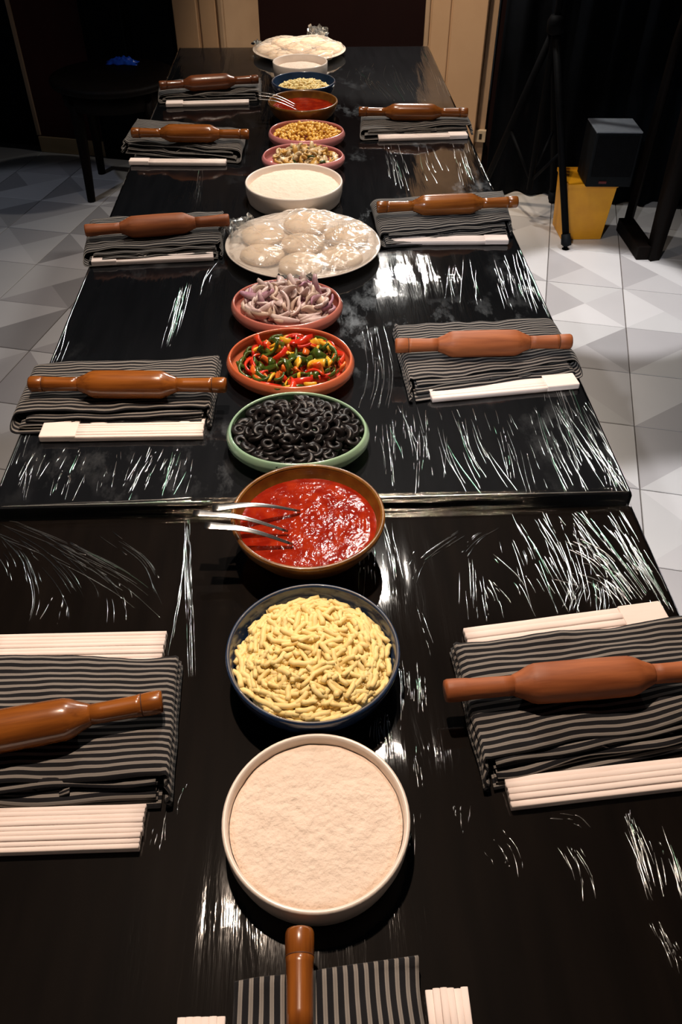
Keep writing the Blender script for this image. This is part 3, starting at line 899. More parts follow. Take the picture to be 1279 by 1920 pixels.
# ------------------------------------------------------------------ dough plates
def dough_plate(x, y, label, balls, blabels, flabel, seed, crumple):
    R = 0.181
    prof = [(0.10, 0.0015), (0.105, 0.0), (0.108, 0.003), (0.13, 0.006), (0.165, 0.014), (R, 0.021), (R + 0.0005, 0.0225), (R - 0.002, 0.0235), (0.160, 0.0175), (0.135, 0.011), (0.10, 0.0085), (0.05, 0.008)]
    tag(obj('dinner_plate', lathe(prof, 96, 'white_plate'), None, (x, y, TZ + 0.002)), label, 'plate')
    rr = random.Random(seed)
    bs = []
    for k, (bx, by, br) in enumerate(balls):
        hh = br * 0.46
        prof = [(br * 0.72, 0), (br * 0.93, hh * 0.16), (br, hh * 0.42), (br * 0.95, hh * 0.66), (br * 0.76, hh * 0.87), (br * 0.48, hh * 0.97), (br * 0.2, hh)]
        ph = rr.uniform(0, 6)
        o = obj('dough_ball', lathe(prof, 40, 'dough', lambda a, r, z: 1 + 0.03 * math.cos(2 * a + ph) + 0.02 * math.cos(3 * a - ph)), None, (bx, by, TZ + 0.0125))
        tag(o, blabels[k], 'dough', 'dough balls on the plate')
        bs.append((bx - x, by - y, br, hh))

    def fz(px, py):
        q = math.hypot(px, py) / R
        h = 0.0245 + 0.004 * (1 - q ** 4) if q < 1 else 0.0245
        for bx, by, br, hh in bs:
            dd = math.hypot(px - bx, py - by) / (br * 1.9)
            if dd < 1:
                h = max(h, 0.0130 + hh * (1.12 - 0.72 * dd * dd))
        rg = ns(px * 14 + py * 40, py * 10 - px * 30, seed)
        h += 0.0030 * (1 - abs(rg) * 2.6) * sstep(0.2, 0.6, 1 - abs(q - 0.45)) + 0.0016 * ns(px * 45, py * 45, seed + 2)
        ed = sstep(0.90, 0.995, q)
        h = h * (1 - ed) + (0.0248 + 0.0015 * ns(px * 60, py * 60, seed)) * ed
        return h
    t = thing('cling_film', flabel, 'cling film', (x, y, TZ + 0.002))
    obj('film_sheet', polar_sheet(R * 0.985, fz, 60, 150, None, 'film_milky', 'film_sheet'), t)
    # pulled folds in the film
    vs, fs = [], []
    rr2 = random.Random(int(seed) + 5)
    lines = [((-0.055 + 0.010 * k, 0.050 - 0.006 * k), (0.040 + 0.009 * k, -0.085 + 0.004 * k)) for k in range(9)]
    lines += [((0.065 + 0.010 * k, 0.075), (0.070 + 0.011 * k, 0.005)) for k in range(6)]
    for k in range(12):
        a0, a1 = rr2.uniform(0, 6.28), rr2.uniform(-0.6, 0.6)
        lines.append(((0.165 * math.cos(a0), 0.165 * math.sin(a0)), (0.09 * math.cos(a0 + a1), 0.09 * math.sin(a0 + a1))))
    for (ax, ay), (bx, by) in lines:
        base = len(vs)
        j1, j2 = rr2.uniform(-0.01, 0.01), rr2.uniform(-0.01, 0.01)
        n = 16
        L = math.hypot(bx - ax, by - ay)
        nx_, ny_ = -(by - ay) / L, (bx - ax) / L
        for k in range(n + 1):
            s = k / n
            px = ax + (bx - ax) * s + j1 * s + 0.002 * ns(s * 4, ax * 50, seed)
            py = ay + (by - ay) * s + j2 * s
            tp = math.sin(PI * (0.06 + 0.88 * s)) ** 0.7
            zc = fz(px, py)
            vs.append((px - nx_ * 0.0011 * tp, py - ny_ * 0.0011 * tp, zc + 0.0002))
            vs.append((px, py, zc + 0.0002 + 0.0016 * tp))
            vs.append((px + nx_ * 0.0011 * tp, py + ny_ * 0.0011 * tp, zc + 0.0002))
        for k in range(n):
            a = base + 3 * k
            fs.append((a, a + 1, a + 4, a + 3))
            fs.append((a + 1, a + 2, a + 5, a + 4))
    up_fs = []
    for f in fs:
        p0, p1, p2 = Vector(vs[f[0]]), Vector(vs[f[1]]), Vector(vs[f[2]])
        up_fs.append(f if (p1 - p0).cross(p2 - p1).z > 0 else tuple(reversed(f)))
    cr_ = obj('creases', mesh('creases', vs, up_fs, True, mats=['film_milky']), t)
    cr_['kind'] = 'stuff'
    # crumpled tails of the film standing off the edge
    for (cx, cy, cz, sx, sy, sz, a) in crumple:
        vs, fs = [], []
        n = 12
        for j in range(n + 1):
            for i in range(n + 1):
                u, v = i / n - 0.5, j / n - 0.5
                vs.append((u * sx + 0.010 * ns(u * 6, v * 6, seed + cx * 9), v * sy + 0.010 * ns(u * 7 + 4, v * 6, seed + cy * 9), sz * (0.5 - abs(v)) * 1.6 + 0.016 * ns(u * 6 + 9, v * 8, seed)))
        mz = min(v[2] for v in vs)
        vs = [(a_, b_, c_ - mz) for a_, b_, c_ in vs]
        for j in range(n):
            for i in range(n):
                k = j * (n + 1) + i
                fs.append((k, k + 1, k + n + 2, k + n + 1))
        obj('crumpled_tail', mesh('crumpled_tail', vs, fs, False, mats=['crease']), t, (cx, cy, cz), (0, 0, a))


dough_plate(-0.016, 1.8073, 'large white plate of dough balls in the middle of the table',
            [(-0.112, 1.850, 0.052), (-0.010, 1.915, 0.054), (0.088, 1.842, 0.053), (0.070, 1.730, 0.052), (-0.020, 1.700, 0.052), (-0.110, 1.750, 0.050), (-0.018, 1.805, 0.050)],
            ['dough ball under film, back left on the large middle plate', 'dough ball under film, rearmost on the large middle plate', 'dough ball under film, right rear on the large middle plate', 'shiny dough ball under film, front right on the middle plate', 'dough ball under film, nearest the onions on the middle plate', 'dough ball under film, front left on the large middle plate', 'dough ball under film in the centre of the middle plate'],
            'milky cling film stretched over the dough on the middle plate', 3.0,
            [(-0.172, 0.055, 0.014, 0.03, 0.09, 0.030, 0.5), (-0.150, 0.105, 0.018, 0.06, 0.03, 0.02, 0.6), (-0.02, -0.180, 0.012, 0.08, 0.03, 0.014, 0.0)])
dough_plate(-0.0223, 3.5505 - 0.012, 'far white plate of dough balls at the end of the table',
            [(-0.140, 3.525, 0.050), (-0.082, 3.625, 0.052), (-0.02, 3.535, 0.050), (0.032, 3.640, 0.052), (0.095, 3.540, 0.052), (0.060, 3.440, 0.050), (-0.090, 3.430, 0.050)],
            ['dough ball under film, leftmost on the far plate', 'dough ball under film, left rear on the far plate', 'dough ball under film in the centre of the far plate', 'dough ball under film, right rear on the far plate', 'dough ball under film, rightmost on the far plate', 'dough ball under film, front right on the far plate', 'dough ball under film, front left on the far plate'],
            'cling film over the dough on the far plate with a raised tail', 7.0,
            [(0.075, 0.165, 0.018, 0.085, 0.03, 0.05, -0.5), (-0.165, 0.06, 0.016, 0.03, 0.06, 0.016, 0.3)])


# ------------------------------------------------------------------ toppings, piece by piece
def arc_piece(R, ang, wd, th, taper=0.5, nseg=8, twist=0.0, m='onion_a', name='piece', curl=0.0, big=1.32):
    """crescent strip bent in its plane (radius R, angle ang), with tapering ends"""
    vs, fs = [], []
    R, wd, th = R * big, wd * (1 + (big - 1) * 0.6), th * big
    for k in range(nseg + 1):
        s = k / nseg
        a = (s - 0.5) * ang
        tp = 1 - taper * abs(2 * s - 1) ** 2
        tw = twist * (s - 0.5)
        c = Vector((R * math.sin(a), R * math.cos(a) - R, curl * (2 * s - 1) ** 2))
        rad = Vector((math.sin(a), math.cos(a), 0))
        zz = Vector((0, 0, 1))
        r_ = rad * math.cos(tw) + zz * math.sin(tw)
        z_ = zz * math.cos(tw) - rad * math.sin(tw)
        for (p, q) in ((-1, -1), (1, -1), (1.0, 1), (-1, 1)):
            vs.append(c + r_ * (p * th / 2 * tp) + z_ * (q * wd / 2 * tp))
    for k in range(nseg):
        for i in range(4):
            a, b = k * 4 + i, k * 4 + (i + 1) % 4
            fs.append((a, b, b + 4, a + 4))
    fs.append((3, 2, 1, 0))
    o = nseg * 4
    fs.append((o, o + 1, o + 2, o + 3))
    me = mesh(name, vs, fs, True, mats=[m])
    return me


def ring_piece(R, r, h, m='olive', n=14):
    vs, fs = [], []
    sec = [(-r, -h * 0.7), (-r * 0.5, -h), (r * 0.6, -h), (r, -h * 0.5), (r, h * 0.5), (r * 0.6, h), (-r * 0.5, h), (-r, h * 0.7)]
    for i in range(n):
        a = 2 * PI * i / n
        for p, z in sec:
            vs.append(((R + p) * math.cos(a), (R + p) * 0.92 * math.sin(a), z))
    k = len(sec)
    for i in range(n):
        for j in range(k):
            fs.append((i * k + j, ((i + 1) % n) * k + j, ((i + 1) % n) * k + (j + 1) % k, i * k + (j + 1) % k))
    return mesh('olive_ring', vs, fs, True, mats=[m])


def blob(rx, ry, rz, m, seed, amp=0.2, nu=10, nv=6, name='blob'):
    vs, fs = [(0, 0, -rz)], []
    for j in range(1, nv):
        t = PI * j / nv
        for i in range(nu):
            a = 2 * PI * i / nu
            k = 1 + amp * ns(math.cos(a) * 1.4 + seed, math.sin(a) * 1.4, math.cos(t) * 1.4)
            vs.append((rx * k * math.sin(t) * math.cos(a), ry * k * math.sin(t) * math.sin(a), -rz * k * math.cos(t)))
    vs.append((0, 0, rz))
    for i in range(nu):
        fs.append((0, 1 + (i + 1) % nu, 1 + i))
        fs.append((len(vs) - 1, 1 + (nv - 2) * nu + i, 1 + (nv - 2) * nu + (i + 1) % nu))
    for j in range(nv - 2):
        for i in range(nu):
            a, b = 1 + j * nu + i, 1 + j * nu + (i + 1) % nu
            fs.append((a, b, b + nu, a + nu))
    return mesh(name, vs, fs, True, mats=[m])


def heap(name, cx, cy, z0, R, base, peak, n, meshes, label, cat, group, seed, tilt=0.5, power=1.6, layers=(0.0, 0.7, 1.0), stand=0.0, edge=1.0, sy=1.0):
    """n single pieces lying on a mound of radius R: base height at the rim, base+peak in the middle"""
    r = random.Random(seed)
    ga = 2.39996
    out = []
    for i in range(n):
        q = math.sqrt((i + 0.5) / n) * edge
        a = i * ga + r.uniform(-0.35, 0.35)
        q = min(0.99, max(0, q + r.uniform(-0.05, 0.05)))
        h = base + peak * (1 - q ** power) * r.choice(layers) if layers else base
        x, y = cx + R * q * math.cos(a), cy + R * sy * q * math.sin(a)
        z = z0 + h + 0.0025 * ns(x * 60, y * 60, seed)
        me = meshes[r.randrange(len(meshes))]
        tl = tilt * (1.9 if r.random() < stand else 1.0)
        nm = name if isinstance(name, str) else name[me.name.split('.')[0]]
        o = obj(nm, me, None, (x, y, z), (r.uniform(-tl, tl) * (0.5 if q > 0.75 else 1), r.uniform(-tl, tl) * (0.35 if q > 0.75 else 1), r.uniform(0, 2 * PI) if q < 0.72 else a - PI / 2 + r.uniform(-0.45, 0.45)))
        s = r.uniform(0.85, 1.15)
        o.scale = (s, s, s)
        lb = label if isinstance(label, str) else label[me.name.split('.')[0]]
        tag(o, lb, cat, group)
        out.append(o)
    return out


def lower_heap(name, cx, cy, z0, R, base, peak, n, meshes, label, cat, seed, tilt=0.6, power=1.6, drop=0.006, sy=1.0):
    """the uncountable pieces below the visible ones, as one object"""
    r = random.Random(seed)
    vs, fs, fm = [], [], []
    mats = []
    for i in range(n):
        q = math.sqrt(r.random()) * 0.95
        a = r.uniform(0, 2 * PI)
        h = base + peak * (1 - q ** power) - r.uniform(0.3, 1.0) * drop
        me = meshes[r.randrange(len(meshes))]
        mt = Matrix.Translation((R * q * math.cos(a), R * sy * q * math.sin(a), h)) @ Matrix.Rotation(r.uniform(0, 2 * PI) if q < 0.72 else a - PI / 2 + r.uniform(-0.4, 0.4), 4, 'Z') @ Matrix.Rotation(r.uniform(-tilt, tilt), 4, 'X') @ Matrix.Rotation(r.uniform(-tilt, tilt), 4, 'Y')
        b = len(vs)
        for v in me.vertices:
            vs.append(mt @ v.co)
        mn = me.materials[0]
        if mn not in mats:
            mats.append(mn)
        for p in me.polygons:
            fs.append(tuple(b + k for k in p.vertices))
            fm.append(mats.index(mn))
    me = mesh(name, vs, fs, True, fmat=None)
    for mm in mats:
        me.materials.append(mm)
    me.polygons.foreach_set('material_index', fm)
    o = obj(name, me, None, (cx, cy, z0))
    tag(o, label, cat, kind='stuff')
    return o


rp = random.Random(21)
# black olive rings
ol = [ring_piece(rp.uniform(0.0082, 0.0098), rp.uniform(0.0045, 0.0054), rp.uniform(0.0034, 0.0046)) for _ in range(6)]
lower_heap('olive_heap', -0.0284, 1.0746, TZ + 0.002, 0.102, 0.024, 0.020, 150, ol, 'mass of black olive rings underneath in the green dish', 'olives', 31, 0.9, drop=0.012, sy=.91)
heap('olive_ring', -0.0284, 1.0746, TZ + 0.002, 0.102, 0.029, 0.022, 135, ol, 'glossy black olive ring heaped in the pale green dish', 'olive', 'sliced black olives in the green dish', 32, 0.6, 1.8, (0.75, 0.9, 1.0), 0.35, sy=.90)
# mixed peppers
pm = []
for k in range(6):
    pm.append(arc_piece(rp.uniform(0.012, 0.026), rp.uniform(1.2, 2.2), rp.uniform(0.010, 0.014), 0.0032, 0.25, 8, rp.uniform(-1, 1), 'pep_red', 'red_pepper_strip'))
    pm.append(arc_piece(rp.uniform(0.010, 0.022), rp.uniform(1.2, 2.4), rp.uniform(0.011, 0.016), 0.0032, 0.25, 8, rp.uniform(-1, 1), 'pep_green', 'green_pepper_strip'))
    pm.append(arc_piece(rp.uniform(0.010, 0.022), rp.uniform(1.2, 2.4), rp.uniform(0.011, 0.016), 0.0032, 0.25, 8, rp.uniform(-1, 1), 'pep_green', 'green_pepper_strip'))
    pm.append(arc_piece(0.020, rp.uniform(0.6, 1.0), rp.uniform(0.012, 0.017), 0.0032, 0.1, 5, rp.uniform(-0.5, 0.5), 'pep_yellow', 'yellow_pepper_piece'))
    if k % 2:
        pm.append(arc_piece(0.018, rp.uniform(0.7, 1.2), rp.uniform(0.010, 0.014), 0.0032, 0.15, 6, rp.uniform(-0.6, 0.6), 'pep_orange', 'orange_pepper_piece'))
PN = {k: k for k in ('red_pepper_strip', 'green_pepper_strip', 'yellow_pepper_piece', 'orange_pepper_piece')}
PL = {'red_pepper_strip': 'curved strip of red pepper in the coral dish', 'green_pepper_strip': 'curled strip of dark green pepper in the coral dish', 'yellow_pepper_piece': 'short piece of yellow pepper in the coral dish', 'orange_pepper_piece': 'short piece of orange pepper in the coral dish'}
lower_heap('pepper_heap', -0.0398, 1.2895, TZ + 0.002, 0.105, 0.020, 0.016, 85, pm, 'layer of mixed pepper pieces underneath in the coral dish', 'peppers', 41, 0.5, drop=0.008, sy=.9)
heap(PN, -0.0398, 1.284, TZ + 0.002, 0.107, 0.028, 0.020, 98, pm, PL, 'pepper', 'mixed pepper pieces in the coral dish', 42, 0.7, 1.8, (0.7, 0.85, 1.0), 0.3, sy=.90, edge=0.95)
for o in C.objects:
    if o.get('group') == 'mixed pepper pieces in the coral dish':
        o['group'] = o.name.split('.')[0].replace('_', ' ') + 's in the coral dish'
# onion
om = []
for k in range(12):
    om.append(arc_piece(rp.uniform(0.017, 0.030), rp.uniform(1.1, 1.9), rp.uniform(0.011, 0.017), rp.uniform(0.0034, 0.0046), 0.55, 9, rp.uniform(-0.8, 0.8), ('onion_a', 'onion_a', 'onion_c', 'onion_b')[k % 4] if k != 7 else 'onion_a', 'onion_slice'))
lower_heap('onion_heap', -0.0503, 1.499, TZ + 0.002, 0.100, 0.024, 0.024, 90, om, 'layer of onion slices underneath in the salmon pink dish', 'onions', 51, 0.6, drop=0.010, sy=.86)
heap('onion_slice', -0.0503, 1.499, TZ + 0.002, 0.107, 0.031, 0.036, 88, om, 'curved lilac and white onion slice heaped in the salmon dish', 'onion', 'onion slices in the salmon pink dish', 52, 0.9, 2.0, (0.7, 0.85, 1.0), 0.3, sy=.86, edge=0.95)
# sliced mushrooms with herbs
mm_ = []
for k in range(5):
    mm_.append(arc_piece(rp.uniform(0.009, 0.014), rp.uniform(1.6, 2.8), rp.uniform(0.009, 0.014), 0.003, 0.3, 8, rp.uniform(-0.8, 0.8), 'mush_a', 'mushroom_slice'))
    mm_.append(blob(0.012, 0.008, 0.003, 'mush_a', k * 3.1, 0.4, name='mushroom_slice'))
    mm_.append(arc_piece(rp.uniform(0.010, 0.016), rp.uniform(1.4, 2.2), rp.uniform(0.008, 0.012), 0.003, 0.3, 8, rp.uniform(-0.8, 0.8), 'mush_b', 'golden_mushroom_slice'))
mm_.append(arc_piece(0.014, 1.2, 0.006, 0.0015, 0.5, 6, 0.5, 'herb', 'green_herb_strip'))
mm_.append(arc_piece(0.018, 1.0, 0.005, 0.0015, 0.5, 6, -0.5, 'herb', 'green_herb_strip'))
MN = {k: k for k in ('mushroom_slice', 'golden_mushroom_slice', 'green_herb_strip')}
ML = {'mushroom_slice': 'cream mushroom slice in the pink dish behind the flour', 'golden_mushroom_slice': 'golden brown mushroom slice in the pink dish behind the flour', 'green_herb_strip': 'dark green strip among the mushrooms in the pink dish'}
lower_heap('mushroom_heap', -0.0142, 2.341, TZ + 0.002, 0.098, 0.020, 0.016, 80, mm_, 'layer of mushroom slices underneath in the pink dish', 'mushrooms', 61, 0.5, drop=0.008, sy=.83)
for o in heap(MN, -0.0100, 2.337, TZ + 0.002, 0.103, 0.027, 0.022, 95, mm_, ML, 'mushroom', 'g', 62, 0.8, 1.8, (0.7, 0.85, 1.0), 0.3, sy=.83, edge=0.9):
    b = o.name.split('.')[0]
    o['group'] = b.replace('_', ' ') + 's in the pink dish'
    if b == 'green_herb_strip':
        o['category'] = 'herb'
# sweetcorn
cm = [blob(0.0062, 0.0046, 0.0042, 'corn', k * 2.3, 0.25, 10, 6, 'corn_kernel') for k in range(5)]
lower_heap('corn_heap', -0.003, 2.537, TZ + 0.002, 0.104, 0.020, 0.026, 300, cm, 'mass of sweetcorn underneath in the pink dish', 'corn', 71, 1.0, drop=0.008, sy=.82)
heap('corn_kernel', -0.001, 2.533, TZ + 0.002, 0.102, 0.028, 0.028, 295, cm, 'yellow sweetcorn kernel heaped in the rose pink dish', 'corn', 'sweetcorn kernels in the pink dish', 72, 1.2, 1.8, (0.85, 1.0), sy=.82)
# grated cheese
ch = []
for k in range(10):
    L = rp.uniform(0.013, 0.030)
    bend = rp.uniform(-0.004, 0.004)
    pts = [(L * (s / 5 - 0.5), bend * math.sin(PI * s / 5) + 0.001 * rp.uniform(-1, 1), 0.001 * rp.uniform(-1, 1)) for s in range(6)]
    ch.append(tube(pts, [0.0034, 0.0037, 0.0038, 0.0038, 0.0037, 0.0033], 6, 'cheese', 0.8, 'cheese_shred'))
lower_heap('grated_cheese', -0.0087, 0.611, NZ + 0.002, 0.097, 0.040, 0.018, 1500, ch, 'mass of grated cheese underneath in the near navy bowl', 'cheese', 81, 0.3, 2.2, 0.008)
heap('cheese_shred', -0.0087, 0.609, NZ + 0.002, 0.094, 0.0435, 0.018, 300, ch, 'pale yellow cheese shred on top in the near navy bowl', 'cheese', 'cheese shreds in the near navy bowl', 82, 0.5, 2.2, (0.85, 0.95, 1.05))
lower_heap('grated_cheese', -0.0078, 2.962, TZ + 0.002, 0.094, 0.036, 0.028, 900, ch, 'heap of grated cheese in the far blue bowl', 'cheese', 83, 0.4, 1.6, 0.010)



# ------------------------------------------------------------------ place settings: folded apron, rolling pin, paper hat
def rolling_pin(a, b, m, label, groove=True, dr=1.0, tz=None):
    a, b = Vector(a), Vector(b)
    L = (b - a).length
    t = thing('rolling_pin', label, 'rolling pin', (a + b) / 2)
    d = b - a
    t.rotation_euler = (0, -math.asin(d.z / L), math.atan2(d.y, d.x))
    rb, rh = 0.0245 * dr, 0.0128
    hb = 0.084
    bar = [(rh * 0.9, -hb - 0.004), (rh * 1.05, -hb), (0.0175 * dr, -hb + 0.010), (0.0222 * dr, -hb + 0.019), (rb * 0.985, -hb + 0.026), (rb, -hb + 0.04), (rb * 1.01, 0), (rb, hb - 0.04), (rb * 0.985, hb - 0.026), (0.0222 * dr, hb - 0.019), (0.0175 * dr, hb - 0.010), (rh * 1.05, hb), (rh * 0.9, hb + 0.004)]
    obj('barrel', lathe(bar, 40, m, axis='x', name='barrel'), t)
    for s in (-1, 1):
        e = L / 2
        h = [(rh * 0.96, hb), (rh * 0.94, hb + 0.015), (rh * 1.0, e - 0.030), (rh * 1.06, e - 0.024), (rh * 1.06, e - 0.0225), (rh * 1.09, e - 0.010), (rh * 1.08, e - 0.003), (rh * 0.98, e)]
        if groove:
            h[4:4] = [(rh * 0.98, e - 0.0236)]
        h = [(r, s * x) for r, x in h]
        hd = obj('handle', lathe(h, 28, m, axis='x', name='handle'), t)
        if groove:
            g = [(rh * 0.99, s * (e - 0.0247)), (rh * 1.066, s * (e - 0.0242)), (rh * 1.066, s * (e - 0.0230)), (rh * 0.99, s * (e - 0.0225))]
            obj('groove', lathe(g, 28, 'pin_groove', axis='x', close_start=False, close_end=False, name='groove'), hd)
    return t


def apron(quad, zt, seed, label, loop='L', H=0.030, pin_v=0.45, top_front=0.84, fan=0.0):
    """folded striped apron. quad = back-left, front-left, front-right, back-right; u runs left to right, v back to front"""
    BL, FL, FR, BR = [Vector(q) for q in quad]
    ctr = (BL + FL + FR + BR) / 4
    Lu = ((FR - FL).length + (BR - BL).length) / 2
    Dv = ((FL - BL).length + (FR - BR).length) / 2
    t = thing('folded_apron', label, 'apron', (ctr.x, ctr.y, zt))

    def mp(u, v, z):
        if loop == 'R':
            u = 1 - u
        p = BL * (1 - u) * (1 - v) + BR * u * (1 - v) + FR * u * v + FL * (1 - u) * v - ctr
        return (p.x, p.y, z)

    def sheet(prof, nv, mod, name, v0=0.0):
        vs, fs, uv = [], [], []
        for (u, z, k) in prof:
            for j in range(nv + 1):
                v = j / nv
                uu, vv, zz = mod(u, v, z, k)
                vs.append(mp(uu, vv, max(zz, 0.0005)))
                uv.append((u * Lu, v0 + (v if name != 'tie' else v * 0.2) * Dv))
        n = nv + 1
        for i in range(len(prof) - 1):
            for j in range(nv):
                a = i * n + j
                fs.append((a, a + 1, a + n + 1, a + n))
        o = obj(name, mesh(name, vs, fs, True, uv, ['stripe']), t)
        md = o.modifiers.new('s', 'SOLIDIFY')
        md.thickness = 0.0013
        md.offset = 0
        return o

    # outer fold: bottom layer, loop on one end, top layer, small lobes on the other end
    prof = []
    N = 44
    for i in range(22):
        prof.append((0.97 - 0.93 * i / 21, 0.0022, 'b'))
    r = H / 2
    for i in range(1, 12):
        a = PI * i / 12
        prof.append((0.04 - 0.04 * math.sin(a), 0.0022 + (H - 0.0022) * (1 - math.cos(a)) / 2, 'l'))
    for i in range(N + 1):
        prof.append((0.04 + 0.93 * i / N, H, 't'))
    for (du, f) in ((0.99, 0.93), (0.998, 0.82), (0.992, 0.70), (0.984, 0.66), (0.996, 0.58), (1.004, 0.48), (0.996, 0.38), (0.986, 0.34), (0.998, 0.26), (1.006, 0.16), (0.99, 0.09)):
        prof.append((du, H * f, 'e'))

    def m_outer(u, v, z, k):
        f = z / H
        fr = 1.0 - (1 - top_front) * sstep(0.25, 1.0, f)
        wavy = 0.03 * ns(u * 5 + seed, 3.3, seed)
        vv = v * (fr + wavy * f * v) + 0.012 * f * (1 - v)
        flat = 1 - math.exp(-((v * fr - pin_v) / 0.11) ** 2)
        zz = z
        if k in 'tl':
            zz += f * flat * (0.0050 * ns(u * 4 + seed, v * 3, seed) + 0.0026 * ns(u * 12, v * 9, seed + 2))
            zz += f * (0.0065 * ns(u * 4.2 + seed * 2, 1.7, seed) - 0.004) * sstep(0.62, 1.0, v)
            zz -= f * 0.006 * sstep(0.92, 1.0, v) * (0.5 + 0.5 * ns(u * 3, 0, seed))
            zz += f * 0.006 * sstep(0.12, 0.0, v) * ns(u * 3.5 + 5, 0.4, seed) - f * 0.005 * sstep(0.06, 0.0, v)
            zz += f * fan * sstep(0.55, 1, u) * (1 - v) * 0.03
        uu = u + 0.006 * ns(v * 4, u * 2, seed)
        if k == 't':
            vv += 0.022 * ns(u * 3.2 + seed, v * 2.5, seed + 9) * math.sin(PI * v) * (0.4 + 0.6 * sstep(0.4, 0.9, v))
        return uu, vv, zz
    sheet(prof, 30, m_outer, 'outer_fold')

    # inner layers peeping out of the open front
    for lay, (z1, z2, f1, us) in enumerate(((0.0075, 0.0125, 0.955, 0.07), (0.0155, 0.0205, 0.90, 0.10))):
        z1, z2 = z1 * H / 0.031, z2 * H / 0.031
        if top_front > 0.95:
            f1 -= 0.04
        prof = [(0.96 - (0.96 - us) * i / 26, z1, 'b') for i in range(27)]
        for i in range(1, 8):
            a = PI * i / 8
            prof.append((us - 0.03 * math.sin(a), z1 + (z2 - z1) * (1 - math.cos(a)) / 2, 'l'))
        prof += [(us + (0.955 - us) * i / 26, z2, 't') for i in range(27)]

        def m_in(u, v, z, k, f1=f1, lay=lay):
            w_ = 0.035 * ns(u * 4 + lay * 7 + seed, z * 90, seed)
            vv = 0.03 + v * (f1 - 0.03 + w_)
            flat = 1 - math.exp(-((vv - pin_v) / 0.16) ** 2)
            zz = z + flat * sstep(0.6, 1, v) * (H - 0.012) / 0.018 * (0.0045 * ns(u * 6 + lay * 3, z * 200, seed + lay) - 0.001)
            return u, vv, zz
        sheet(prof, 20, m_in, 'inner_fold', 0.004 * (lay + 1))

    # a tie strap crumpled in the opening
    prof = [(0.30 + 0.38 * i / 24, 0.013, 't') for i in range(25)]

    def m_tie(u, v, z, k):
        s = (u - 0.30) / 0.38
        return u, 0.81 + 0.085 * v + 0.03 * math.sin(s * 9 + seed), 0.012 + 0.006 * ns(s * 5, v, seed) + 0.003 * math.sin(s * 14 + seed)
    sheet(prof, 4, m_tie, 'tie')
    return t


def paper_hat(a, b, depth, zt, label, band=0.045, side='L', rows=7, h=0.013, seed=0):
    """flat-folded pleated paper hat lying from a (left end) to b (right end)"""
    a, b = Vector((a[0], a[1], 0)), Vector((b[0], b[1], 0))
    L = (b - a).length
    t = thing('paper_hat', label, 'paper hat', (a.x, a.y, zt), math.atan2(b.y - a.y, b.x - a.x))
    rr = random.Random(seed)
    x0, x1 = (band, L) if side == 'L' else (0, L - band)
    if not band:
        x0, x1 = 0, L
    # each pleat is a folded strip, leaning on the next one
    pw = depth / rows
    for k in range(rows):
        y0 = depth / 2 - pw * (k + 1)
        hh = h * (0.80 + 0.20 * math.sin(PI * (k + 0.5) / rows)) + rr.uniform(-0.0008, 0.0008)
        j0, j1 = rr.uniform(-0.0006, 0.0006), rr.uniform(-0.0008, 0.0008)
        sec = [(y0 + 0.0003, 0.0005), (y0 - 0.0002, hh * 0.90), (y0 + pw * 0.12, hh * 0.97), (y0 + pw * 0.48, hh), (y0 + pw * 0.86, hh * 0.97), (y0 + pw * 0.99, hh * 0.90), (y0 + pw - 0.0003, 0.0005)]
        vs, fs = [], []
        n = 9
        for i in range(n):
            s = i / (n - 1)
            x = x0 + j0 + (x1 + j1 - x0 - j0) * s
            w_ = 0.0006 * ns(s * 4, k * 3.1, seed)
            for y, z in sec:
                vs.append((x, y + w_, z * (1 + 0.05 * ns(s * 3, k, seed + 5))))
        m = len(sec)
        for i in range(n - 1):
            for j in range(m):
                fs.append((i * m + j, i * m + (j + 1) % m, (i + 1) * m + (j + 1) % m, (i + 1) * m + j))
        fs.append(tuple(reversed(range(m))))
        fs.append(tuple(range((n - 1) * m, n * m)))
        fs = [tuple(reversed(f)) for f in fs]
        obj('pleat', mesh('pleat', vs, fs, True, mats=['paper']), t)
    if band:
        bx0, bx1 = (0, band + 0.012) if side == 'L' else (L - band - 0.012, L)
        o = obj('band', box(bx0, bx1, -depth / 2 - 0.0008, depth / 2 + 0.0008, 0.0005, h * 1.06, 'paper', 0.0025, 'band'), t)
    return t


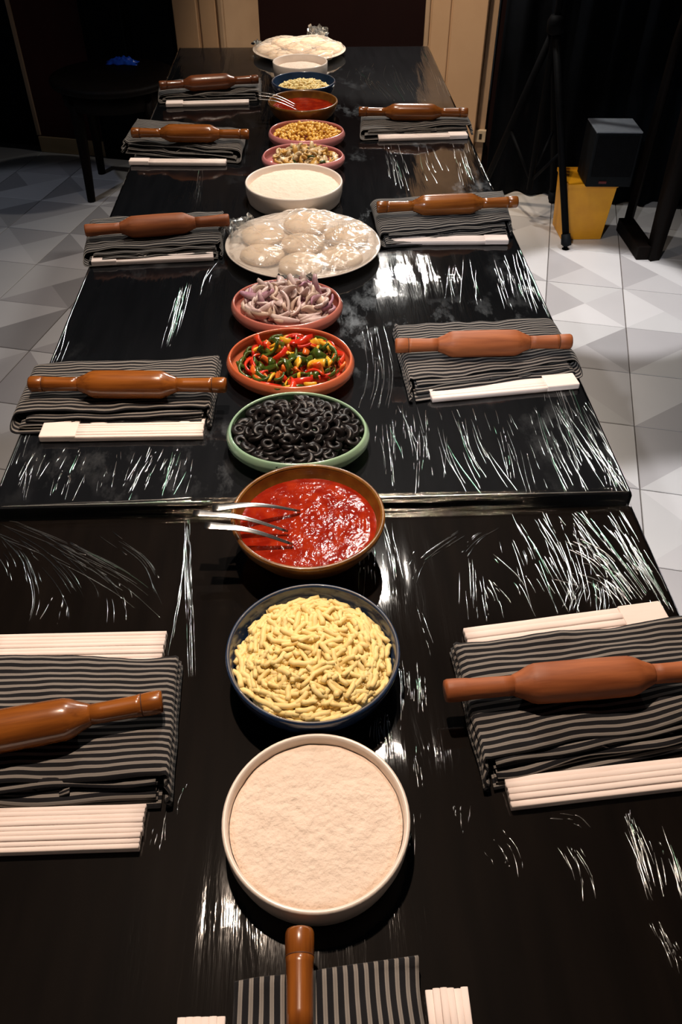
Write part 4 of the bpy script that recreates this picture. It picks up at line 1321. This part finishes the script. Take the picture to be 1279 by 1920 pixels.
ZB = TZ + 0.0025
S = [
    # key, pin ends, apron quad, pin material, loop, where
    ('L1', (-0.492, 2.973), (-0.163, 3.037), ((-0.515, 3.13), (-0.496, 2.935), (-0.157, 2.955), (-0.160, 3.15)), 'pin_dark', 'L', 'far left, level with the far blue bowl', 0.024),
    ('L2', (-0.510, 2.488), (-0.169, 2.464), ((-0.530, 2.70), (-0.544, 2.47), (-0.192, 2.375), (-0.182, 2.595)), 'pin_gloss', 'R', 'left of the sweetcorn dish', 0.030),
    ('L3', (-0.517, 1.821), (-0.189, 1.869), ((-0.536, 1.945), (-0.516, 1.742), (-0.205, 1.775), (-0.212, 1.985)), 'pin_matte', 'L', 'left of the middle dough plate', 0.030),
    ('L4', (-0.494, 1.199), (-0.152, 1.183), ((-0.518, 1.306), (-0.520, 1.120), (-0.180, 1.122), (-0.176, 1.322)), 'pin_gloss', 'L', 'left of the coral pepper dish', 0.028),
    ('R1', (0.162, 2.672), (0.499, 2.651), ((0.178, 2.79), (0.160, 2.555), (0.510, 2.590), (0.510, 2.79)), 'pin_gloss', 'L', 'right of the far sauce bowl', 0.026),
    ('R2', (0.165, 1.931), (0.513, 1.952), ((0.156, 2.04), (0.168, 1.815), (0.490, 1.868), (0.508, 2.09)), 'pin_gloss', 'L', 'right of the wide flour dish', 0.030),
    ('R3', (0.154, 1.298), (0.484, 1.302), ((0.164, 1.425), (0.174, 1.188), (0.505, 1.255), (0.484, 1.435)), 'pin_matte', 'R', 'right of the coral pepper dish', 0.030),
]
PINW = {'pin_gloss': 'glossy brown wooden rolling pin', 'pin_dark': 'dark dull brown wooden rolling pin', 'pin_matte': 'worn matt orange-brown rolling pin'}
for i, (k, a, b, quad, m, lp, where, hh) in enumerate(S):
    apron(quad, ZB, 3.7 * (i + 1), 'folded black and grey striped apron ' + where, lp, hh)
    rolling_pin((*a, ZB + hh + 0.0225), (*b, ZB + hh + 0.0225), m, PINW[m] + ', ' + where, groove=(k != 'L3'))
HS = [('L1', (-0.468, 2.913), (-0.193, 2.929), 0.034, 'L', 'far left, in front of the farthest left apron', 0.045), ('L2', (-0.509, 2.388), (-0.233, 2.374), 0.026, 'L', 'left of the mushroom dish', 0.045),
      ('L3', (-0.500, 1.762), (-0.224, 1.782), 0.030, 'L', 'left of the middle dough plate', 0.045), ('L4', (-0.466, 1.122), (-0.190, 1.119), 0.048, 'L', 'left of the green olive dish', 0.050),
      ('R1', (0.216, 2.564), (0.490, 2.578), 0.034, 'R', 'right of the sweetcorn dish', 0.045), ('R2', (0.195, 1.848), (0.475, 1.842), 0.030, 'R', 'right of the middle dough plate', 0.045), ('R3', (0.211, 1.206), (0.487, 1.240), 0.036, 'R', 'right of the coral pepper dish', 0.050)]
for i, (k, a, b, dp, sd, where, bd) in enumerate(HS):
    paper_hat(a, b, dp, ZB, 'pleated blush-white paper hat lying flat ' + where, bd, sd, 4 if dp < 0.032 else (5 if dp < 0.04 else 8), 0.012, i + 1)

# near table
ZN = NZ + 0.0025
apron(((-0.525, 0.648), (-0.520, 0.432), (-0.172, 0.440), (-0.180, 0.632)), ZN, 31.0, 'folded striped apron cut off by the left picture edge', 'L', 0.030, 0.5, 0.86)
pa, pb = Vector((-0.367, 0.513)), Vector((-0.186, 0.546))
dirn = (pb - pa).normalized()
rolling_pin((*(pb - dirn * 0.336), ZN + 0.052), (*pb, ZN + 0.052), 'pin_gloss', 'shiny brown rolling pin cut off by the left picture edge', dr=1.0)
paper_hat((-0.476, 0.418), (-0.1985, 0.4165), 0.050, ZN, 'paper hat at the left edge, nearer than its apron', 0.045, 'L', 9, 0.013, 11)
paper_hat((-0.484, 0.660), (-0.2045, 0.657), 0.056, ZN, 'paper hat at the left edge, behind its apron', 0.045, 'L', 9, 0.013, 12)
apron(((0.172, 0.640), (0.184, 0.445), (0.520, 0.505), (0.512, 0.672)), ZN, 47.0, 'folded striped apron right of the near cheese bowl', 'R', 0.030, 0.45, 0.86)
pa, pb = Vector((0.147, 0.548)), Vector((0.439, 0.565))
dirn = (pb - pa).normalized()
rolling_pin((*pa, ZN + 0.052), (*(pa + dirn * 0.336), ZN + 0.052), 'pin_matte', 'worn orange-brown rolling pin cut off by the right picture edge', groove=False)
paper_hat((0.195, 0.655), (0.472, 0.690), 0.040, ZN, 'paper hat at the right, behind its apron', 0.050, 'R', 4, 0.013, 13)
paper_hat((0.208, 0.440), (0.484, 0.463), 0.036, ZN, 'paper hat at the right, nearer than its apron', 0.045, 'R', 5, 0.013, 14)
# setting in the foreground, turned a quarter
apron(((-0.090, 0.012), (0.090, 0.012), (0.085, 0.272), (-0.090, 0.256)), ZN, 59.0, 'folded striped apron at the bottom edge before the nearest dish', 'L', 0.022, 0.36, 1.0)
rolling_pin((-0.026, 0.290, ZN + 0.044), (-0.026, -0.046, ZN + 0.044), 'pin_gloss', 'brown rolling pin pointing at the nearest flour dish')
paper_hat((0.112, 0.245), (0.112, -0.03), 0.040, ZN, 'paper hat to the right of the foreground apron', 0.045, 'R', 6, 0.012, 15)
paper_hat((-0.118, 0.230), (-0.118, -0.045), 0.044, ZN, 'paper hat to the left of the foreground apron', 0.045, 'R', 6, 0.012, 16)

# ------------------------------------------------------------------ things in the dark room behind
rt_ = thing('round_side_table', 'low dark round wooden table with splayed legs by the maroon wall', 'table', (-0.905, 4.20, 0))
obj('tabletop', lathe([(0.275, 0.498), (0.288, 0.503), (0.292, 0.515), (0.288, 0.528), (0.27, 0.533), (0.1, 0.533)], 72, 'blackwood', name='tabletop'), rt_)
obj('rail', lathe([(0.235, 0.42), (0.245, 0.42), (0.252, 0.498), (0.235, 0.498)], 72, 'blackwood', close_start=False, close_end=False, name='rail'), rt_)
for lx, ly in ((-0.175, -0.17), (-0.19, 0.2), (0.175, 0.19), (0.185, -0.17)):
    q = Vector((lx, ly, 0))
    pts = [q * 1.0, q * 0.96 + Vector((0, 0, 0.15)), q * 0.93 + Vector((0, 0, 0.32)), q * 0.93 + Vector((0, 0, 0.5))]
    obj('leg', tube(pts, [0.020, 0.023, 0.028, 0.032], 8, 'blackwood', name='leg'), rt_)
vs, fs = [], []
n = 22
for j in range(n + 1):
    for i in range(n + 1):
        u, v = i / n * 2 - 1, j / n * 2 - 1
        e = max(0, 1 - abs(u) ** 3) * max(0, 1 - abs(v) ** 2)
        vs.append((u * 0.075 * (1 + 0.25 * ns(v * 2, u, 3)), v * 0.035 * (1 + 0.4 * ns(u * 2.5, v, 8)), 0.002 + e * (0.020 + 0.022 * abs(ns(u * 3.3, v * 2.4, 4)) + 0.01 * ns(u * 8, v * 6, 1))))
for j in range(n):
    for i in range(n):
        k = j * (n + 1) + i
        fs.append((k, k + 1, k + n + 2, k + n + 1))
o = obj('plastic_bag', mesh('plastic_bag', vs, fs, True, mats=['bag_blue']), None, (-0.885, 4.36, 0.534), (0, 0, -0.1))
o.modifiers.new('s', 'SOLIDIFY').thickness = 0.001
tag(o, 'crumpled bright blue plastic bag on the round table', 'bag')

ts = thing('tripod_stand', 'tall black metal tripod stand in front of the drape', 'tripod', (1.05, 3.72, 0))
hub = Vector((-0.03, -0.02, 0.82))
obj('pole', tube([(-0.03, -0.02, 0.16), (-0.03, -0.02, 1.0), (-0.03, -0.02, 1.75)], 0.014, 12, 'black_metal', name='pole'), ts)
obj('collar', lathe([(0.02, 0.79), (0.034, 0.80), (0.036, 0.84), (0.026, 0.86), (0.02, 0.862)], 24, 'black_metal', name='collar'), ts).location = (-0.03, -0.02, 0)
for fx, fy in ((0.10, -0.30), (-0.20, 0.26), (0.16, 0.22)):
    foot = Vector((fx, fy, 0.022))
    lg = obj('leg', tube([hub, hub * 0.55 + foot * 0.45, foot], [0.016, 0.016, 0.015], 10, 'black_metal', name='leg'), ts)
    dn = (foot - hub).normalized()
    obj('foot', tube([foot - dn * 0.045, foot - dn * 0.01, foot, foot + Vector((0, 0, -0.021))], [0.020, 0.023, 0.023, 0.016], 12, 'black_plastic', name='foot'), lg)
    mid = hub * 0.45 + foot * 0.55
    obj('brace', tube([Vector((-0.03, -0.02, 0.20)), mid], 0.007, 8, 'black_metal', name='brace'), ts)

# amber bin with a black box speaker on it
bn = thing('waste_bin', 'amber yellow plastic bin on the floor behind the tripod leg', 'bin', (1.245, 3.60, 0))


def frustum(b, t, z0, z1, th, m, name):
    vs = []
    for (hx, hy, z) in ((b[0], b[1], z0), (t[0], t[1], z1), (t[0] - th, t[1] - th, z1), (b[0] - th, b[1] - th, z0 + th)):
        vs += [(-hx, -hy, z), (hx, -hy, z), (hx, hy, z), (-hx, hy, z)]
    fs = [(3, 2, 1, 0), (12, 13, 14, 15)]
    for l in range(3):
        for k in range(4):
            fs.append((l * 4 + k, l * 4 + (k + 1) % 4, l * 4 + 4 + (k + 1) % 4, l * 4 + 4 + k))
    o = mesh(name, vs, fs, False, mats=[m])
    return o


o = obj('bucket', frustum((0.092, 0.085), (0.108, 0.10), 0, 0.255, 0.004, 'yellow_bin', 'bucket'), bn)
bv = o.modifiers.new('b', 'BEVEL')
bv.width = 0.006
bv.segments = 2
obj('rim', frustum((0.111, 0.103), (0.112, 0.104), 0.243, 0.258, 0.007, 'yellow_bin', 'rim'), bn)
sp = thing('box_speaker', 'small black box speaker with pale grey top standing on the bin', 'speaker', (1.30, 3.55, 0.259), -0.05)
obj('cabinet', box(-0.098, 0.098, -0.09, 0.09, 0, 0.222, 'black_plastic', 0.006, 'cabinet'), sp)
obj('top_panel', box(-0.096, 0.096, -0.088, 0.088, 0.221, 0.227, 'speaker_top', 0.002, 'top_panel'), sp)
obj('grille', box(-0.085, 0.085, -0.096, -0.09, 0.045, 0.212, 'black_metal', 0.002, 'grille'), sp)
obj('badge', box(-0.045, -0.012, -0.094, -0.0895, 0.016, 0.026, 'speaker_badge', 0.001, 'badge'), sp)

# black easel-like frame at the right edge
ef = thing('easel_frame', 'black wooden easel frame cut off by the right picture edge', 'easel', (1.51, 3.31, 0), 0.0)
obj('front_post', tube([(0.0, 0.0, 0.0), (0.006, 0.01, 0.4), (0.012, 0.03, 1.5)], [0.032, 0.046, 0.060], 4, 'blackwood', name='front_post'), ef)
obj('base_beam', box(-0.075, -0.005, -0.01, 0.30, 0.0, 0.06, 'blackwood', 0.004, 'base_beam'), ef)  # beam made larger to stand in for shadow on the floor beside it
obj('rear_post', tube([(-0.03, 0.29, 0.04), (-0.03, 0.25, 0.8), (-0.02, 0.12, 1.45)], [0.022, 0.022, 0.022], 4, 'blackwood', name='rear_post'), ef)
obj('cross_bar', box(-0.035, 0.62, 0.02, 0.05, 0.62, 0.68, 'blackwood', 0.004, 'cross_bar'), ef)
